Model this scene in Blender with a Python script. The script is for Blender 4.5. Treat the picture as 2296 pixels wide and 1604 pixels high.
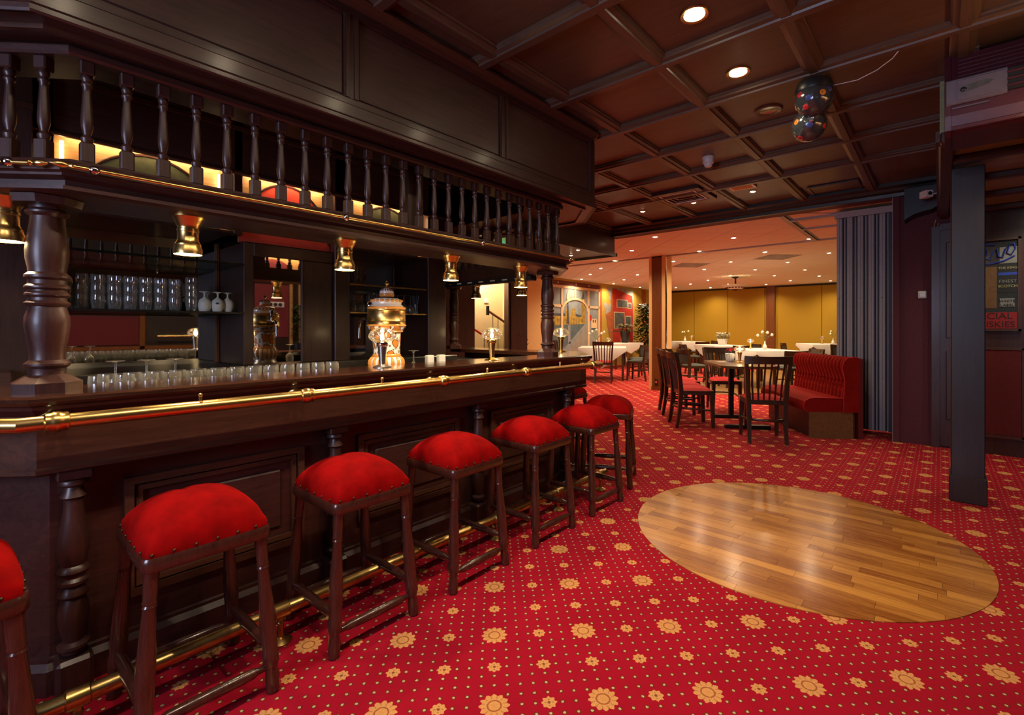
import bpy, bmesh, math, random
from mathutils import Vector, Matrix
random.seed(7)
for o in list(bpy.data.objects): bpy.data.objects.remove(o)
SC = bpy.context.scene
COL = SC.collection
PI = math.pi
R = math.radians

# ------------------------------------------------------------------ camera, world, exposure
cd = bpy.data.cameras.new('camera'); cam = bpy.data.objects.new('camera', cd); COL.objects.link(cam)
cd.sensor_width = 36; cd.lens = 1071.6 / 2296 * 36
cd.shift_x = -(1197 - 1148) / 2296; cd.shift_y = -(802 - 737.05) / 2296
cd.clip_start = .03; cd.clip_end = 100
cam.location = (0, 0, 1.25); cam.rotation_euler = (PI/2, 0, R(40.335 - 90))
SC.camera = cam
W = bpy.data.worlds.new('world'); SC.world = W; W.use_nodes = True
W.node_tree.nodes['Background'].inputs[0].default_value = (.55, .65, 1, 1)
W.node_tree.nodes['Background'].inputs[1].default_value = .35
vs = SC.view_settings
vs.view_transform = 'Standard'; vs.look = 'None'; vs.gamma = 1; vs.exposure = 1.12
vs.use_curve_mapping = False
cy = SC.cycles; cy.max_bounces = 7; cy.diffuse_bounces = 4; cy.glossy_bounces = 4; cy.transmission_bounces = 2; cy.transparent_max_bounces = 14; cy.caustics_reflective = False; cy.caustics_refractive = False
POW = dict(ceil=24, din=50, bar=11.0, lamp=1.3, cool_back=34, arch=.6, corridor=30, bulk=10, side=16, shelf=1.6)
WARM = (1, .74, .46); WARM2 = (1, .66, .34); WARM3 = (1, .8, .58); COOL = (.62, .70, 1)
def light(name, kind, loc, power, color, parent=None, rot=(0,0,0), size=.05, spot=110, blend=.6, sizey=None):
    l = bpy.data.lights.new(name, kind); l.energy = power; l.color = color
    if kind == 'SPOT': l.spot_size = R(spot); l.spot_blend = blend; l.shadow_soft_size = size
    elif kind == 'POINT': l.shadow_soft_size = size
    elif kind == 'AREA':
        l.size = size
        if sizey: l.shape = 'RECTANGLE'; l.size_y = sizey
    o = bpy.data.objects.new(name, l); COL.objects.link(o); o.location = loc; o.rotation_euler = rot
    if parent: o.parent = parent
    return o
# added cool lamp before an unseen window, for the bluish light from behind
light('cool_back_light', 'AREA', (-2.38, .9, 1.75), POW['cool_back'], COOL, rot=(0, R(-90), 0), size=1.2, sizey=1.3)

# ------------------------------------------------------------------ materials
MAT = {}
class X:
    """tiny expression wrapper over shader maths"""
    def __init__(s, nt, sock): s.nt = nt; s.s = sock
    def _op(s, op, b=None, c=None):
        n = s.nt.nodes.new('ShaderNodeMath'); n.operation = op
        for k, v in enumerate((s, b, c)):
            if v is None: continue
            if isinstance(v, X): s.nt.links.new(v.s, n.inputs[k])
            else: n.inputs[k].default_value = v
        return X(s.nt, n.outputs[0])
    def __add__(s, b): return s._op('ADD', b)
    def __sub__(s, b): return s._op('SUBTRACT', b)
    def __mul__(s, b): return s._op('MULTIPLY', b)
    def __truediv__(s, b): return s._op('DIVIDE', b)
    def fn(s, op, b=None, c=None): return s._op(op, b, c)
def mix(nt, f, a, b):
    n = nt.nodes.new('ShaderNodeMix'); n.data_type = 'RGBA'
    for k, v in ((0, f), (6, a), (7, b)):
        if isinstance(v, X): nt.links.new(v.s, n.inputs[k])
        elif isinstance(v, bpy.types.NodeSocket): nt.links.new(v, n.inputs[k])
        elif k == 0: n.inputs[0].default_value = v
        else: n.inputs[k].default_value = (*v, 1)
    return n.outputs[2]
def new(name):
    m = bpy.data.materials.new(name); m.use_nodes = True; MAT[name] = m
    nt = m.node_tree; b = nt.nodes['Principled BSDF']
    return m, nt, b
def coords(nt, kind='Object', scale=(1,1,1), rot=(0,0,0)):
    t = nt.nodes.new('ShaderNodeTexCoord'); mp = nt.nodes.new('ShaderNodeMapping')
    nt.links.new(t.outputs[kind], mp.inputs[0]); mp.inputs['Scale'].default_value = scale; mp.inputs['Rotation'].default_value = rot
    return mp.outputs[0]
def noise(nt, vec, scale=5, detail=4, rough=.6, dist=0):
    n = nt.nodes.new('ShaderNodeTexNoise'); nt.links.new(vec, n.inputs['Vector'])
    n.inputs['Scale'].default_value = scale; n.inputs['Detail'].default_value = detail
    n.inputs['Roughness'].default_value = rough; n.inputs['Distortion'].default_value = dist
    return n.outputs[0]
def ramp(nt, fac, stops):
    r = nt.nodes.new('ShaderNodeValToRGB'); nt.links.new(fac, r.inputs[0])
    e = r.color_ramp.elements
    while len(e) < len(stops): e.new(.5)
    for k, (p, c) in enumerate(stops): e[k].position = p; e[k].color = (*c, 1)
    return r.outputs[0]
def bump(nt, b, h, strength=.2, dist=.005):
    n = nt.nodes.new('ShaderNodeBump'); nt.links.new(h, n.inputs['Height']); n.inputs['Strength'].default_value = strength; n.inputs['Distance'].default_value = dist
    nt.links.new(n.outputs[0], b.inputs['Normal'])
def plain(name, col, rough=.5, metal=0, coat=0, sheen=0, spec=.5, vary=.12, bs=0, scale=30):
    m, nt, b = new(name)
    v = coords(nt); n = noise(nt, v, scale, 3)
    c2 = tuple(max(0, x*(1-vary*2)) for x in col); c3 = tuple(min(1, x*(1+vary)) for x in col)
    nt.links.new(ramp(nt, n, [(.3, c2), (.7, c3)]), b.inputs['Base Color'])
    b.inputs['Roughness'].default_value = rough; b.inputs['Metallic'].default_value = metal
    b.inputs['Coat Weight'].default_value = coat; b.inputs['Coat Roughness'].default_value = .12
    b.inputs['Specular IOR Level'].default_value = spec
    if sheen:
        b.inputs['Sheen Weight'].default_value = sheen; b.inputs['Sheen Roughness'].default_value = .35
        b.inputs['Sheen Tint'].default_value = (min(1, col[0]*1.6+.2), col[1]*2+.03, col[2]*2+.03, 1)
    if bs: bump(nt, b, n, bs, .002)
    return m
def wood(name, dark, light_, axis='X', rough=.32, coat=.35, scale=1, random_tint=0):
    m, nt, b = new(name)
    s = {'X': (1.2, 14, 14), 'Y': (14, 1.2, 14), 'Z': (14, 14, 1.2)}[axis]
    v = coords(nt, 'Object', tuple(k*scale for k in s))
    g = noise(nt, v, 2.2, 6, .62, 1.4)
    fine = noise(nt, coords(nt, 'Object', tuple(k*7*scale for k in s)), 3, 3)
    f = X(nt, g)*.72 + X(nt, fine)*.28
    if random_tint:
        oi = nt.nodes.new('ShaderNodeObjectInfo'); f = f + (X(nt, oi.outputs['Random']) - .5) * random_tint
    nt.links.new(ramp(nt, f.s, [(.28, dark), (.5, tuple((a+c)/2 for a, c in zip(dark, light_))), (.74, light_)]), b.inputs['Base Color'])
    b.inputs['Roughness'].default_value = rough; b.inputs['Coat Weight'].default_value = coat; b.inputs['Coat Roughness'].default_value = .16
    bump(nt, b, fine, .05, .002)
    return m
D1, D2 = (.019, .0066, .0056), (.074, .024, .0175)
for a in 'XYZ':
    wood('mahogany_'+a, D1, D2, a, .40, .14)
    wood('ceiling_wood_'+a, (.060, .033, .021), (.135, .075, .046), a, .46, .08)
    wood('panel_wood_'+a, (.028, .011, .0095), (.085, .033, .025), a, .42, .12)
wood('counter_wood', (.020, .007, .004), (.085, .028, .013), 'X', .16, .8)
wood('stool_wood', (.022, .007, .005), (.085, .022, .014), 'Z', .26, .6)
wood('chair_wood', (.020, .009, .005), (.060, .027, .013), 'Z', .34, .3)
wood('apron_wood', (.030, .010, .006), (.105, .037, .019), 'X', .4, .15)
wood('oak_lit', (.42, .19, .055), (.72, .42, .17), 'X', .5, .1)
wood('orange_wood', (.11, .032, .006), (.22, .070, .014), 'Z', .4, .2)
wood('parquet', (.27, .080, .010), (.64, .28, .050), 'Y', .26, .4, 1, .40)
wood('floor_boards', (.16, .075, .02), (.34, .18, .055), 'Y', .35, .3)
wood('table_wood', (.10, .045, .016), (.22, .11, .045), 'X', .28, .5)
wood('soffit_wood', (.19, .19, .085), (.42, .41, .20), 'Y', .4, .2)
plain('brass', (.80, .53, .18), .27, 1, vary=.06)
plain('brass_dull', (.55, .37, .13), .3, 1, vary=.12)
plain('bronze', (.10, .07, .035), .4, .9, vary=.1)
plain('chrome', (.75, .73, .70), .12, 1, vary=.03)
plain('steel', (.45, .44, .42), .3, 1, vary=.05)
wood('pillar_wood', (.009, .005, .005), (.034, .017, .015), 'Z', .42, .1)
wood('dark_oak', (.010, .007, .006), (.026, .017, .015), 'Z', .5, .05)
plain('dark_steel', (.10, .095, .09), .35, .8, vary=.1)
plain('maroon_cloth', (.20, .022, .035), .8, vary=.08)
plain('velvet', (.28, .002, .002), .9, 0, 0, .10, .05, .22, .0, 9)
plain('velvet_dark', (.25, .006, .003), .85, 0, 0, .25, .1, .10, .0, 7)
plain('chair_velvet', (.50, .018, .020), .75, 0, 0, .4, .2, .1, .2, 80)
plain('grey_cloth', (.055, .068, .062), .85, 0, 0, .1, .2, .1, .1, 90)
plain('maroon_wall', (.10, .014, .022), .72, vary=.1, bs=.12, scale=60)
plain('red_panel', (.11, .0015, .003), .75, vary=.1)
plain('red_cloth', (.62, .05, .025), .9, vary=.06)
plain('green_cloth', (.05, .055, .02), .9, vary=.15)
plain('white_paint', (.72, .70, .66), .5, vary=.02)
plain('white_plastic', (.70, .69, .70), .35, vary=.02)
plain('black_plastic', (.012, .012, .014), .4, vary=.1)
plain('black_metal', (.012, .011, .011), .35, .3, vary=.1)
plain('ceiling_tile', (.86, .78, .66), .85, vary=.04, bs=.1, scale=140)
plain('ochre_wall', (.40, .245, .008), .75, vary=.04)
plain('yellow_wall', (.48, .31, .045), .75, vary=.04)
plain('peach_wall', (.78, .50, .22), .75, vary=.04)
plain('cream_wall', (.74, .64, .38), .75, vary=.03)
plain('partition_grey', (.36, .33, .33), .5, .1, vary=.04)
plain('groove_dark', (.03, .02, .03), .5, vary=.1)
plain('linen', (.62, .60, .56), .85, vary=.02)
plain('porcelain', (.80, .78, .74), .2, 0, .5, vary=.02)
plain('orange_glaze', (.72, .30, .06), .2, 0, .6, vary=.1)
plain('ac_plum', (.065, .013, .026), .42, .0, .15, vary=.05)
plain('ac_silver', (.17, .16, .21), .34, .35, vary=.05)
plain('leaf', (.028, .07, .012), .5, vary=.5, scale=8)
plain('leaf_dry', (.16, .11, .03), .6, vary=.4, scale=8)
plain('petal', (.80, .80, .68), .6, vary=.05)
plain('stem', (.10, .16, .04), .6, vary=.2)
plain('frosted', (.74, .71, .58), .45, vary=.02)
plain('card', (.7, .68, .66), .6, vary=.02)
plain('paint_sky', (.26, .31, .34), .8, vary=.12, scale=4)
plain('paint_road', (.30, .30, .27), .8, vary=.1, scale=4)
plain('paint_water', (.10, .15, .18), .8, vary=.15, scale=5)
plain('paint_stone', (.44, .30, .05), .8, vary=.25, scale=9)
plain('paint_stone_dark', (.24, .17, .06), .8, vary=.3, scale=9)
plain('paint_iron', (.07, .09, .11), .8, vary=.2)
plain('paint_cream', (.74, .56, .34), .8, vary=.03)
plain('paint_red', (.50, .025, .012), .8, vary=.12, scale=6)
plain('paint_orange', (.42, .12, .03), .8, vary=.12, scale=6)
plain('paint_brown', (.14, .04, .025), .8, vary=.1)
plain('paint_glass', (.11, .13, .13), .7, vary=.25, scale=7)
plain('paint_grey', (.36, .35, .32), .8, vary=.15, scale=6)
plain('lens_amber', (.75, .25, .02), .2, 0, .5, vary=.05)
plain('lens_red', (.6, .02, .03), .2, 0, .5, vary=.05)
plain('lens_blue', (.06, .07, .32), .2, 0, .5, vary=.05)
plain('globe', (.07, .075, .08), .14, .4, .6, vary=.1)
plain('sign_gold', (.50, .42, .18), .5, vary=.05)
plain('sign_blue', (.03, .06, .42), .4, vary=.05)
plain('sign_red', (.30, .01, .012), .5, vary=.05)
plain('sign_black', (.012, .011, .012), .5, vary=.05)
plain('sign_white', (.22, .21, .20), .5, vary=.03)
def emis(name, col, s):
    m, nt, b = new(name); b.inputs['Base Color'].default_value = (*col, 1)
    b.inputs['Emission Color'].default_value = (*col, 1); b.inputs['Emission Strength'].default_value = s
    return m
emis('bulb', (1, .82, .55), 40); emis('bulb_small', (1, .80, .50), 18); emis('flame', (1, .72, .36), 110)
emis('disc', (1, .74, .36), 16); emis('tube', (1, .72, .38), 4); emis('exit_green', (.05, 1, .35), 3.5)
def mirror_mat():
    m, nt, b = new('mirror'); b.inputs['Base Color'].default_value = (.60, .585, .55, 1); b.inputs['Metallic'].default_value = 1
    n = noise(nt, coords(nt), 3, 2); nt.links.new(ramp(nt, n, [(.3, (.015,)*3), (.8, (.035,)*3)]), b.inputs['Roughness'])
mirror_mat()
def glass_mat(name, tint=(1, 1, 1), gl=.55, rim_glow=0, hcol=(1, 1, 1)):
    m, nt, b = new(name); nt.nodes.remove(b)
    out = nt.nodes['Material Output']
    tr = nt.nodes.new('ShaderNodeBsdfTransparent'); tr.inputs[0].default_value = (*tint, 1)
    g = nt.nodes.new('ShaderNodeBsdfGlossy'); g.inputs['Roughness'].default_value = .05; g.inputs[0].default_value = (1, 1, 1, 1)
    lw = nt.nodes.new('ShaderNodeLayerWeight'); lw.inputs[0].default_value = .35
    f = X(nt, lw.outputs['Fresnel']).fn('MULTIPLY', gl*2).fn('MINIMUM', .85)
    mx = nt.nodes.new('ShaderNodeMixShader'); nt.links.new(f.s, mx.inputs[0]); nt.links.new(tr.outputs[0], mx.inputs[1]); nt.links.new(g.outputs[0], mx.inputs[2])
    last = mx.outputs[0]
    if rim_glow:
        df = nt.nodes.new('ShaderNodeBsdfTranslucent'); df.inputs[0].default_value = (*hcol, 1); d2 = nt.nodes.new('ShaderNodeBsdfDiffuse'); d2.inputs[0].default_value = (*hcol, 1)
        m1 = nt.nodes.new('ShaderNodeMixShader'); m1.inputs[0].default_value = .5; nt.links.new(df.outputs[0], m1.inputs[1]); nt.links.new(d2.outputs[0], m1.inputs[2])
        hz = (X(nt, lw.outputs['Facing'])*.8 + .2)*rim_glow  # pale share, stronger at the rims, imitates light caught by the glass
        m2 = nt.nodes.new('ShaderNodeMixShader'); nt.links.new(hz.s, m2.inputs[0]); nt.links.new(last, m2.inputs[1]); nt.links.new(m1.outputs[0], m2.inputs[2]); last = m2.outputs[0]
    nt.links.new(last, out.inputs[0])
glass_mat('clear_glass', (.985, .985, .98), .75, .20, (1, .95, .82)); glass_mat('shelf_glass', (.72, .77, .72), .10); glass_mat('amber_glass', (1, .97, .92), .6, .03, (1, .82, .55))
def carpet():
    m, nt, b = new('carpet')
    t = nt.nodes.new('ShaderNodeTexCoord'); sp = nt.nodes.new('ShaderNodeSeparateXYZ'); nt.links.new(t.outputs['Object'], sp.inputs[0])
    x, y = X(nt, sp.outputs[0]), X(nt, sp.outputs[1]); q = 2**-.5; P = .3658
    wob = noise(nt, t.outputs['Object'], 160, 2)
    a = (x + y)*q - 1.588 + (X(nt, wob)-.5)*.006; c = (x - y)*q + .002 + (X(nt, noise(nt, t.outputs['Object'], 170, 2))-.5)*.006
    def cell(p, k): return ((a/p + .5).fn('FRACT') - .5)*p, ((c/p + .5).fn('FRACT') - .5)*p
    def polar(u, v): return (u*u + v*v).fn('SQRT'), v.fn('ARCTAN2', u)
    u, v = cell(P, 0); r, th = polar(u, v)
    rb = (th*12).fn('COSINE')*.0045 + .0475 + (X(nt, noise(nt, t.outputs['Object'], 90, 2))-.5)*.008
    big = r.fn('LESS_THAN', rb)
    ring = (r - .0225).fn('ABSOLUTE').fn('LESS_THAN', .0028); core = r.fn('LESS_THAN', .009)
    petal = (th*12).fn('COSINE').fn('LESS_THAN', -.8) * r.fn('GREATER_THAN', .030) * big
    u, v = cell(P/2, 0); r2, th2 = polar(u, v)
    rs = (th2*8).fn('COSINE')*.0030 + .0240 + (X(nt, noise(nt, t.outputs['Object'], 120, 2))-.5)*.007
    small = r2.fn('LESS_THAN', rs)
    eye = r2.fn('LESS_THAN', .0055); sp2 = ((th2*4).fn('COSINE').fn('GREATER_THAN', .75)) * r2.fn('GREATER_THAN', .010) * r2.fn('LESS_THAN', .015)
    u, v = cell(P/8, 0); r3, th3 = polar(u, v)
    dot = r3.fn('LESS_THAN', .0048); rim = r3.fn('LESS_THAN', .0085)
    n1 = noise(nt, t.outputs['Object'], 2.2, 3); n2 = noise(nt, t.outputs['Object'], 420, 2)
    base = ramp(nt, (X(nt, n1)*.35 + X(nt, n2)*.65).s, [(.3, (.235, .0, .009)), (.7, (.46, .004, .024))])
    tan = ramp(nt, n2, [(.3, (.50, .19, .05)), (.7, (.80, .42, .15))])
    col = mix(nt, rim*.75, base, (.085, .03, .01)); col = mix(nt, dot, col, (.55, .42, .18))
    col = mix(nt, small, col, tan); col = mix(nt, (eye + sp2*.7).fn('MINIMUM', 1)*small, col, (.22, .07, .02))
    clear = r.fn('LESS_THAN', .056); col = mix(nt, clear, col, base)
    col = mix(nt, big, col, tan); col = mix(nt, (ring*.85 + petal*.5).fn('MINIMUM', 1), col, (.30, .07, .015)); col = mix(nt, core*.5, col, (.62, .27, .07))
    st = X(nt, noise(nt, t.outputs['Object'], 1.7, 4, .7)).fn('GREATER_THAN', .70)*.35
    col = mix(nt, st, col, (.16, .01, .012))
    nt.links.new(col, b.inputs['Base Color'])
    b.inputs['Roughness'].default_value = .95; b.inputs['Specular IOR Level'].default_value = .12
    b.inputs['Sheen Weight'].default_value = .12; b.inputs['Sheen Tint'].default_value = (1, .25, .2, 1)
    bump(nt, b, n2, .35, .004)
carpet()
def porcelain_art():
    m, nt, b = new('floral_porcelain')
    v = coords(nt, 'Object', (1, 1, 1))
    vo = nt.nodes.new('ShaderNodeTexVoronoi'); nt.links.new(v, vo.inputs[0]); vo.inputs['Scale'].default_value = 17; vo.inputs['Randomness'].default_value = .8
    d = X(nt, vo.outputs[0]) + (X(nt, noise(nt, v, 45, 3)) - .5)*.5
    o = d.fn('LESS_THAN', .42); br = (d - .45).fn('ABSOLUTE').fn('LESS_THAN', .05)
    vo2 = nt.nodes.new('ShaderNodeTexVoronoi'); nt.links.new(v, vo2.inputs[0]); vo2.inputs['Scale'].default_value = 40
    lf = X(nt, vo2.outputs[0]).fn('LESS_THAN', .38) * d.fn('GREATER_THAN', .52)
    col = mix(nt, o, (.82, .78, .72), (.62, .22, .035)); col = mix(nt, br, col, (.18, .06, .02)); col = mix(nt, lf*.8, col, (.16, .07, .03))
    nt.links.new(col, b.inputs['Base Color']); b.inputs['Roughness'].default_value = .18; b.inputs['Coat Weight'].default_value = .5
porcelain_art()

# ------------------------------------------------------------------ mesh helpers
OFF = {}
def off(o): return OFF.get(o.name, Vector((0, 0, 0)))
class MB:
    def __init__(s): s.v = []; s.f = []
    def add(s, vs, fs):
        k = len(s.v); s.v += [tuple(p) for p in vs]; s.f += [tuple(i+k for i in f) for f in fs]; return s
    def box(s, x0, x1, y0, y1, z0, z1):
        return s.add([(x0,y0,z0),(x1,y0,z0),(x1,y1,z0),(x0,y1,z0),(x0,y0,z1),(x1,y0,z1),(x1,y1,z1),(x0,y1,z1)],
                     [(0,3,2,1),(4,5,6,7),(0,1,5,4),(1,2,6,5),(2,3,7,6),(3,0,4,7)])
    def bbox(s, x0, x1, y0, y1, z0, z1, e=.004):
        """box with chamfered vertical and horizontal edges (24 verts)"""
        vs, idx = [], {}
        for sx in (0,1):
            for sy in (0,1):
                for sz in (0,1):
                    X_ = (x0, x1)[sx]; Y_ = (y0, y1)[sy]; Z_ = (z0, z1)[sz]
                    dx = (e, -e)[sx]; dy = (e, -e)[sy]; dz = (e, -e)[sz]
                    for ax, p in (('x', (X_, Y_+dy, Z_+dz)), ('y', (X_+dx, Y_, Z_+dz)), ('z', (X_+dx, Y_+dy, Z_))):
                        idx[sx, sy, sz, ax] = len(vs); vs.append(p)
        fs = []
        for k in (0, 1):
            fs.append([idx[k,a,b,'x'] for a, b in ((0,0),(1,0),(1,1),(0,1))]); fs.append([idx[a,k,b,'y'] for a, b in ((0,0),(1,0),(1,1),(0,1))]); fs.append([idx[a,b,k,'z'] for a, b in ((0,0),(1,0),(1,1),(0,1))])
        for a in (0,1):
            for b in (0,1):
                fs.append([idx[0,a,b,'y'], idx[1,a,b,'y'], idx[1,a,b,'z'], idx[0,a,b,'z']])
                fs.append([idx[a,0,b,'x'], idx[a,1,b,'x'], idx[a,1,b,'z'], idx[a,0,b,'z']])
                fs.append([idx[a,b,0,'x'], idx[a,b,1,'x'], idx[a,b,1,'y'], idx[a,b,0,'y']])
                for c in (0,1): fs.append([idx[a,b,c,'x'], idx[a,b,c,'y'], idx[a,b,c,'z']])
        return s.add(vs, fs)
    def obox(s, c, ex, ey, z0, z1, ux):
        """box standing at c, half sizes ex along ux (2d unit), ey across"""
        ux = Vector(ux).normalized(); uy = Vector((-ux.y, ux.x)); c = Vector(c)
        q = [c + ux*a*ex + uy*b*ey for a, b in ((-1,-1),(1,-1),(1,1),(-1,1))]
        return s.add([(p.x,p.y,z0) for p in q] + [(p.x,p.y,z1) for p in q], [(0,3,2,1),(4,5,6,7),(0,1,5,4),(1,2,6,5),(2,3,7,6),(3,0,4,7)])
    def lathe(s, prof, n=20, c=(0,0,0), ax=None, closed=False):
        """prof: (radius, height) list; ax: (p0, p1) to spin about a slanted axis"""
        if ax:
            p0, p1 = Vector(ax[0]), Vector(ax[1]); w = (p1-p0).normalized(); u = w.orthogonal().normalized(); v = w.cross(u)
        else:
            p0 = Vector(c); w, u, v = Vector((0,0,1)), Vector((1,0,0)), Vector((0,1,0))
        vs, fs = [], []
        for r, h in prof:
            for k in range(n):
                t = 2*PI*k/n; vs.append(p0 + w*h + (u*math.cos(t) + v*math.sin(t))*max(r, 1e-5))
        m = len(prof)
        for i in range(m-1 + (1 if closed else 0)):
            for k in range(n):
                a, b = i*n+k, i*n+(k+1) % n; i2 = (i+1) % m; fs.append((a, b, i2*n+(k+1) % n, i2*n+k))
        if not closed:
            fs.append(tuple(range(n))[::-1]); fs.append(tuple((m-1)*n+k for k in range(n)))
        return s.add(vs, fs)
    def tube(s, pts, r, n=8, closed=False):
        pts = [Vector(p) for p in pts]; rs = r if isinstance(r, (list, tuple)) else [r]*len(pts)
        vs, fs = [], []; m = len(pts); u = None
        for i, p in enumerate(pts):
            a = pts[i-1] if i or closed else p; b = pts[(i+1) % m] if i < m-1 or closed else p
            d = (b-a); d = d.normalized() if d.length > 1e-9 else Vector((0,0,1))
            u = (d.orthogonal() if u is None else u - d*u.dot(d)).normalized(); w = d.cross(u)
            for k in range(n):
                t = 2*PI*k/n; vs.append(p + (u*math.cos(t) + w*math.sin(t))*rs[i])
        for i in range(m-1 + (1 if closed else 0)):
            for k in range(n):
                i2 = (i+1) % m; fs.append((i*n+k, i*n+(k+1) % n, i2*n+(k+1) % n, i2*n+k))
        if not closed: fs.append(tuple(range(n))[::-1]); fs.append(tuple((m-1)*n+k for k in range(n)))
        return s.add(vs, fs)
    def prism(s, poly, z0, z1):
        n = len(poly)
        return s.add([(x,y,z0) for x,y in poly] + [(x,y,z1) for x,y in poly],
                     [tuple(range(n))[::-1], tuple(range(n, 2*n))] + [(k, (k+1) % n, n+(k+1) % n, n+k) for k in range(n)])
    def prism_y(s, poly, y0, y1):
        """poly in (x,z), extruded along y"""
        n = len(poly)
        return s.add([(x,y0,z) for x,z in poly] + [(x,y1,z) for x,z in poly],
                     [tuple(range(n)), tuple(range(n, 2*n))[::-1]] + [(k, n+k, n+(k+1) % n, (k+1) % n) for k in range(n)])
    def prism_x(s, poly, x0, x1):
        """poly in (y,z), extruded along x"""
        n = len(poly)
        return s.add([(x0,y,z) for y,z in poly] + [(x1,y,z) for y,z in poly],
                     [tuple(range(n)), tuple(range(n, 2*n))[::-1]] + [(k, n+k, n+(k+1) % n, (k+1) % n) for k in range(n)])
    def sweep(s, path, prof, closed=False):
        """profile (outward offset, z) along a polyline with mitred corners; outward is the right-hand side"""
        path = [Vector(p) for p in path]; m, n = len(path), len(prof); vs, fs = [], []
        for i, p in enumerate(path):
            d0 = (p - path[i-1]).normalized() if i else None; d1 = (path[i+1] - p).normalized() if i < m-1 else None
            ns = [Vector((d.y, -d.x)) for d in (d0, d1) if d is not None]
            mv = ns[0] if len(ns) == 1 else (ns[0]+ns[1]) / (1 + ns[0].dot(ns[1]))
            for o, z in prof: q = p + mv*o; vs.append((q.x, q.y, z))
        for i in range(m-1):
            for k in range(n):
                k2 = (k+1) % n; fs.append((i*n+k, i*n+k2, (i+1)*n+k2, (i+1)*n+k))
        fs.append(tuple(range(n))); fs.append(tuple((m-1)*n+k for k in range(n))[::-1])
        return s.add(vs, fs)
    def ball(s, c, r, n=12, m=8, sq=(1,1,1)):
        prof = [(r*math.sin(PI*k/m), -r*math.cos(PI*k/m)) for k in range(m+1)]
        k0 = len(s.v); s.lathe(prof, n)
        s.v[k0:] = [(c[0]+x*sq[0], c[1]+y*sq[1], c[2]+z*sq[2]) for x, y, z in s.v[k0:]]
        return s
    def build(s, name, mat, parent=None, smooth=0, local=False):
        o_ = off(parent) if parent is not None and not local else Vector((0,0,0))
        me = bpy.data.meshes.new(name)
        me.from_pydata([(x-o_.x, y-o_.y, z-o_.z) for x, y, z in s.v], [], s.f)
        bm = bmesh.new(); bm.from_mesh(me); bmesh.ops.recalc_face_normals(bm, faces=bm.faces); bm.to_mesh(me); bm.free()
        me.materials.append(MAT[mat] if isinstance(mat, str) else mat)
        if smooth:
            me.polygons.foreach_set('use_smooth', [True]*len(me.polygons)); me.set_sharp_from_angle(angle=R(smooth))
        o = bpy.data.objects.new(name, me); COL.objects.link(o)
        if parent is not None: o.parent = parent; OFF[o.name] = o_
        return o
def inst(o, parent, loc=(0,0,0), rot=(0,0,0), scale=None):
    """another piece sharing the mesh of o"""
    c = o.copy(); COL.objects.link(c); c.parent = parent; c.location = loc; c.rotation_euler = rot
    if scale: c.scale = scale
    return c
def thing(name, label, cat, loc=(0,0,0), rz=0, group=None):
    o = bpy.data.objects.new(name, None); COL.objects.link(o); o.empty_display_size = .05
    o.location = loc; o.rotation_euler = (0, 0, rz); OFF[o.name] = Vector(loc)
    tag(o, label, cat, group); return o
def tag(o, label, cat, group=None):
    o['label'] = label; o['category'] = cat
    if group: o['group'] = group
    return o
def struct(o, label=None):
    o['kind'] = 'structure'
    if label: o['label'] = label
    return o
def dup(o, loc, rz=0, label=None, group=None, parent=None):
    c = o.copy(); COL.objects.link(c)
    if parent is None:
        c.location = loc; c.rotation_euler = (0, 0, rz)
        if label: c['label'] = label
        if group: c['group'] = group
    else: c.parent = parent
    for ch in [k for k in o.children]: dup(ch, None, parent=c)
    return c
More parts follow.
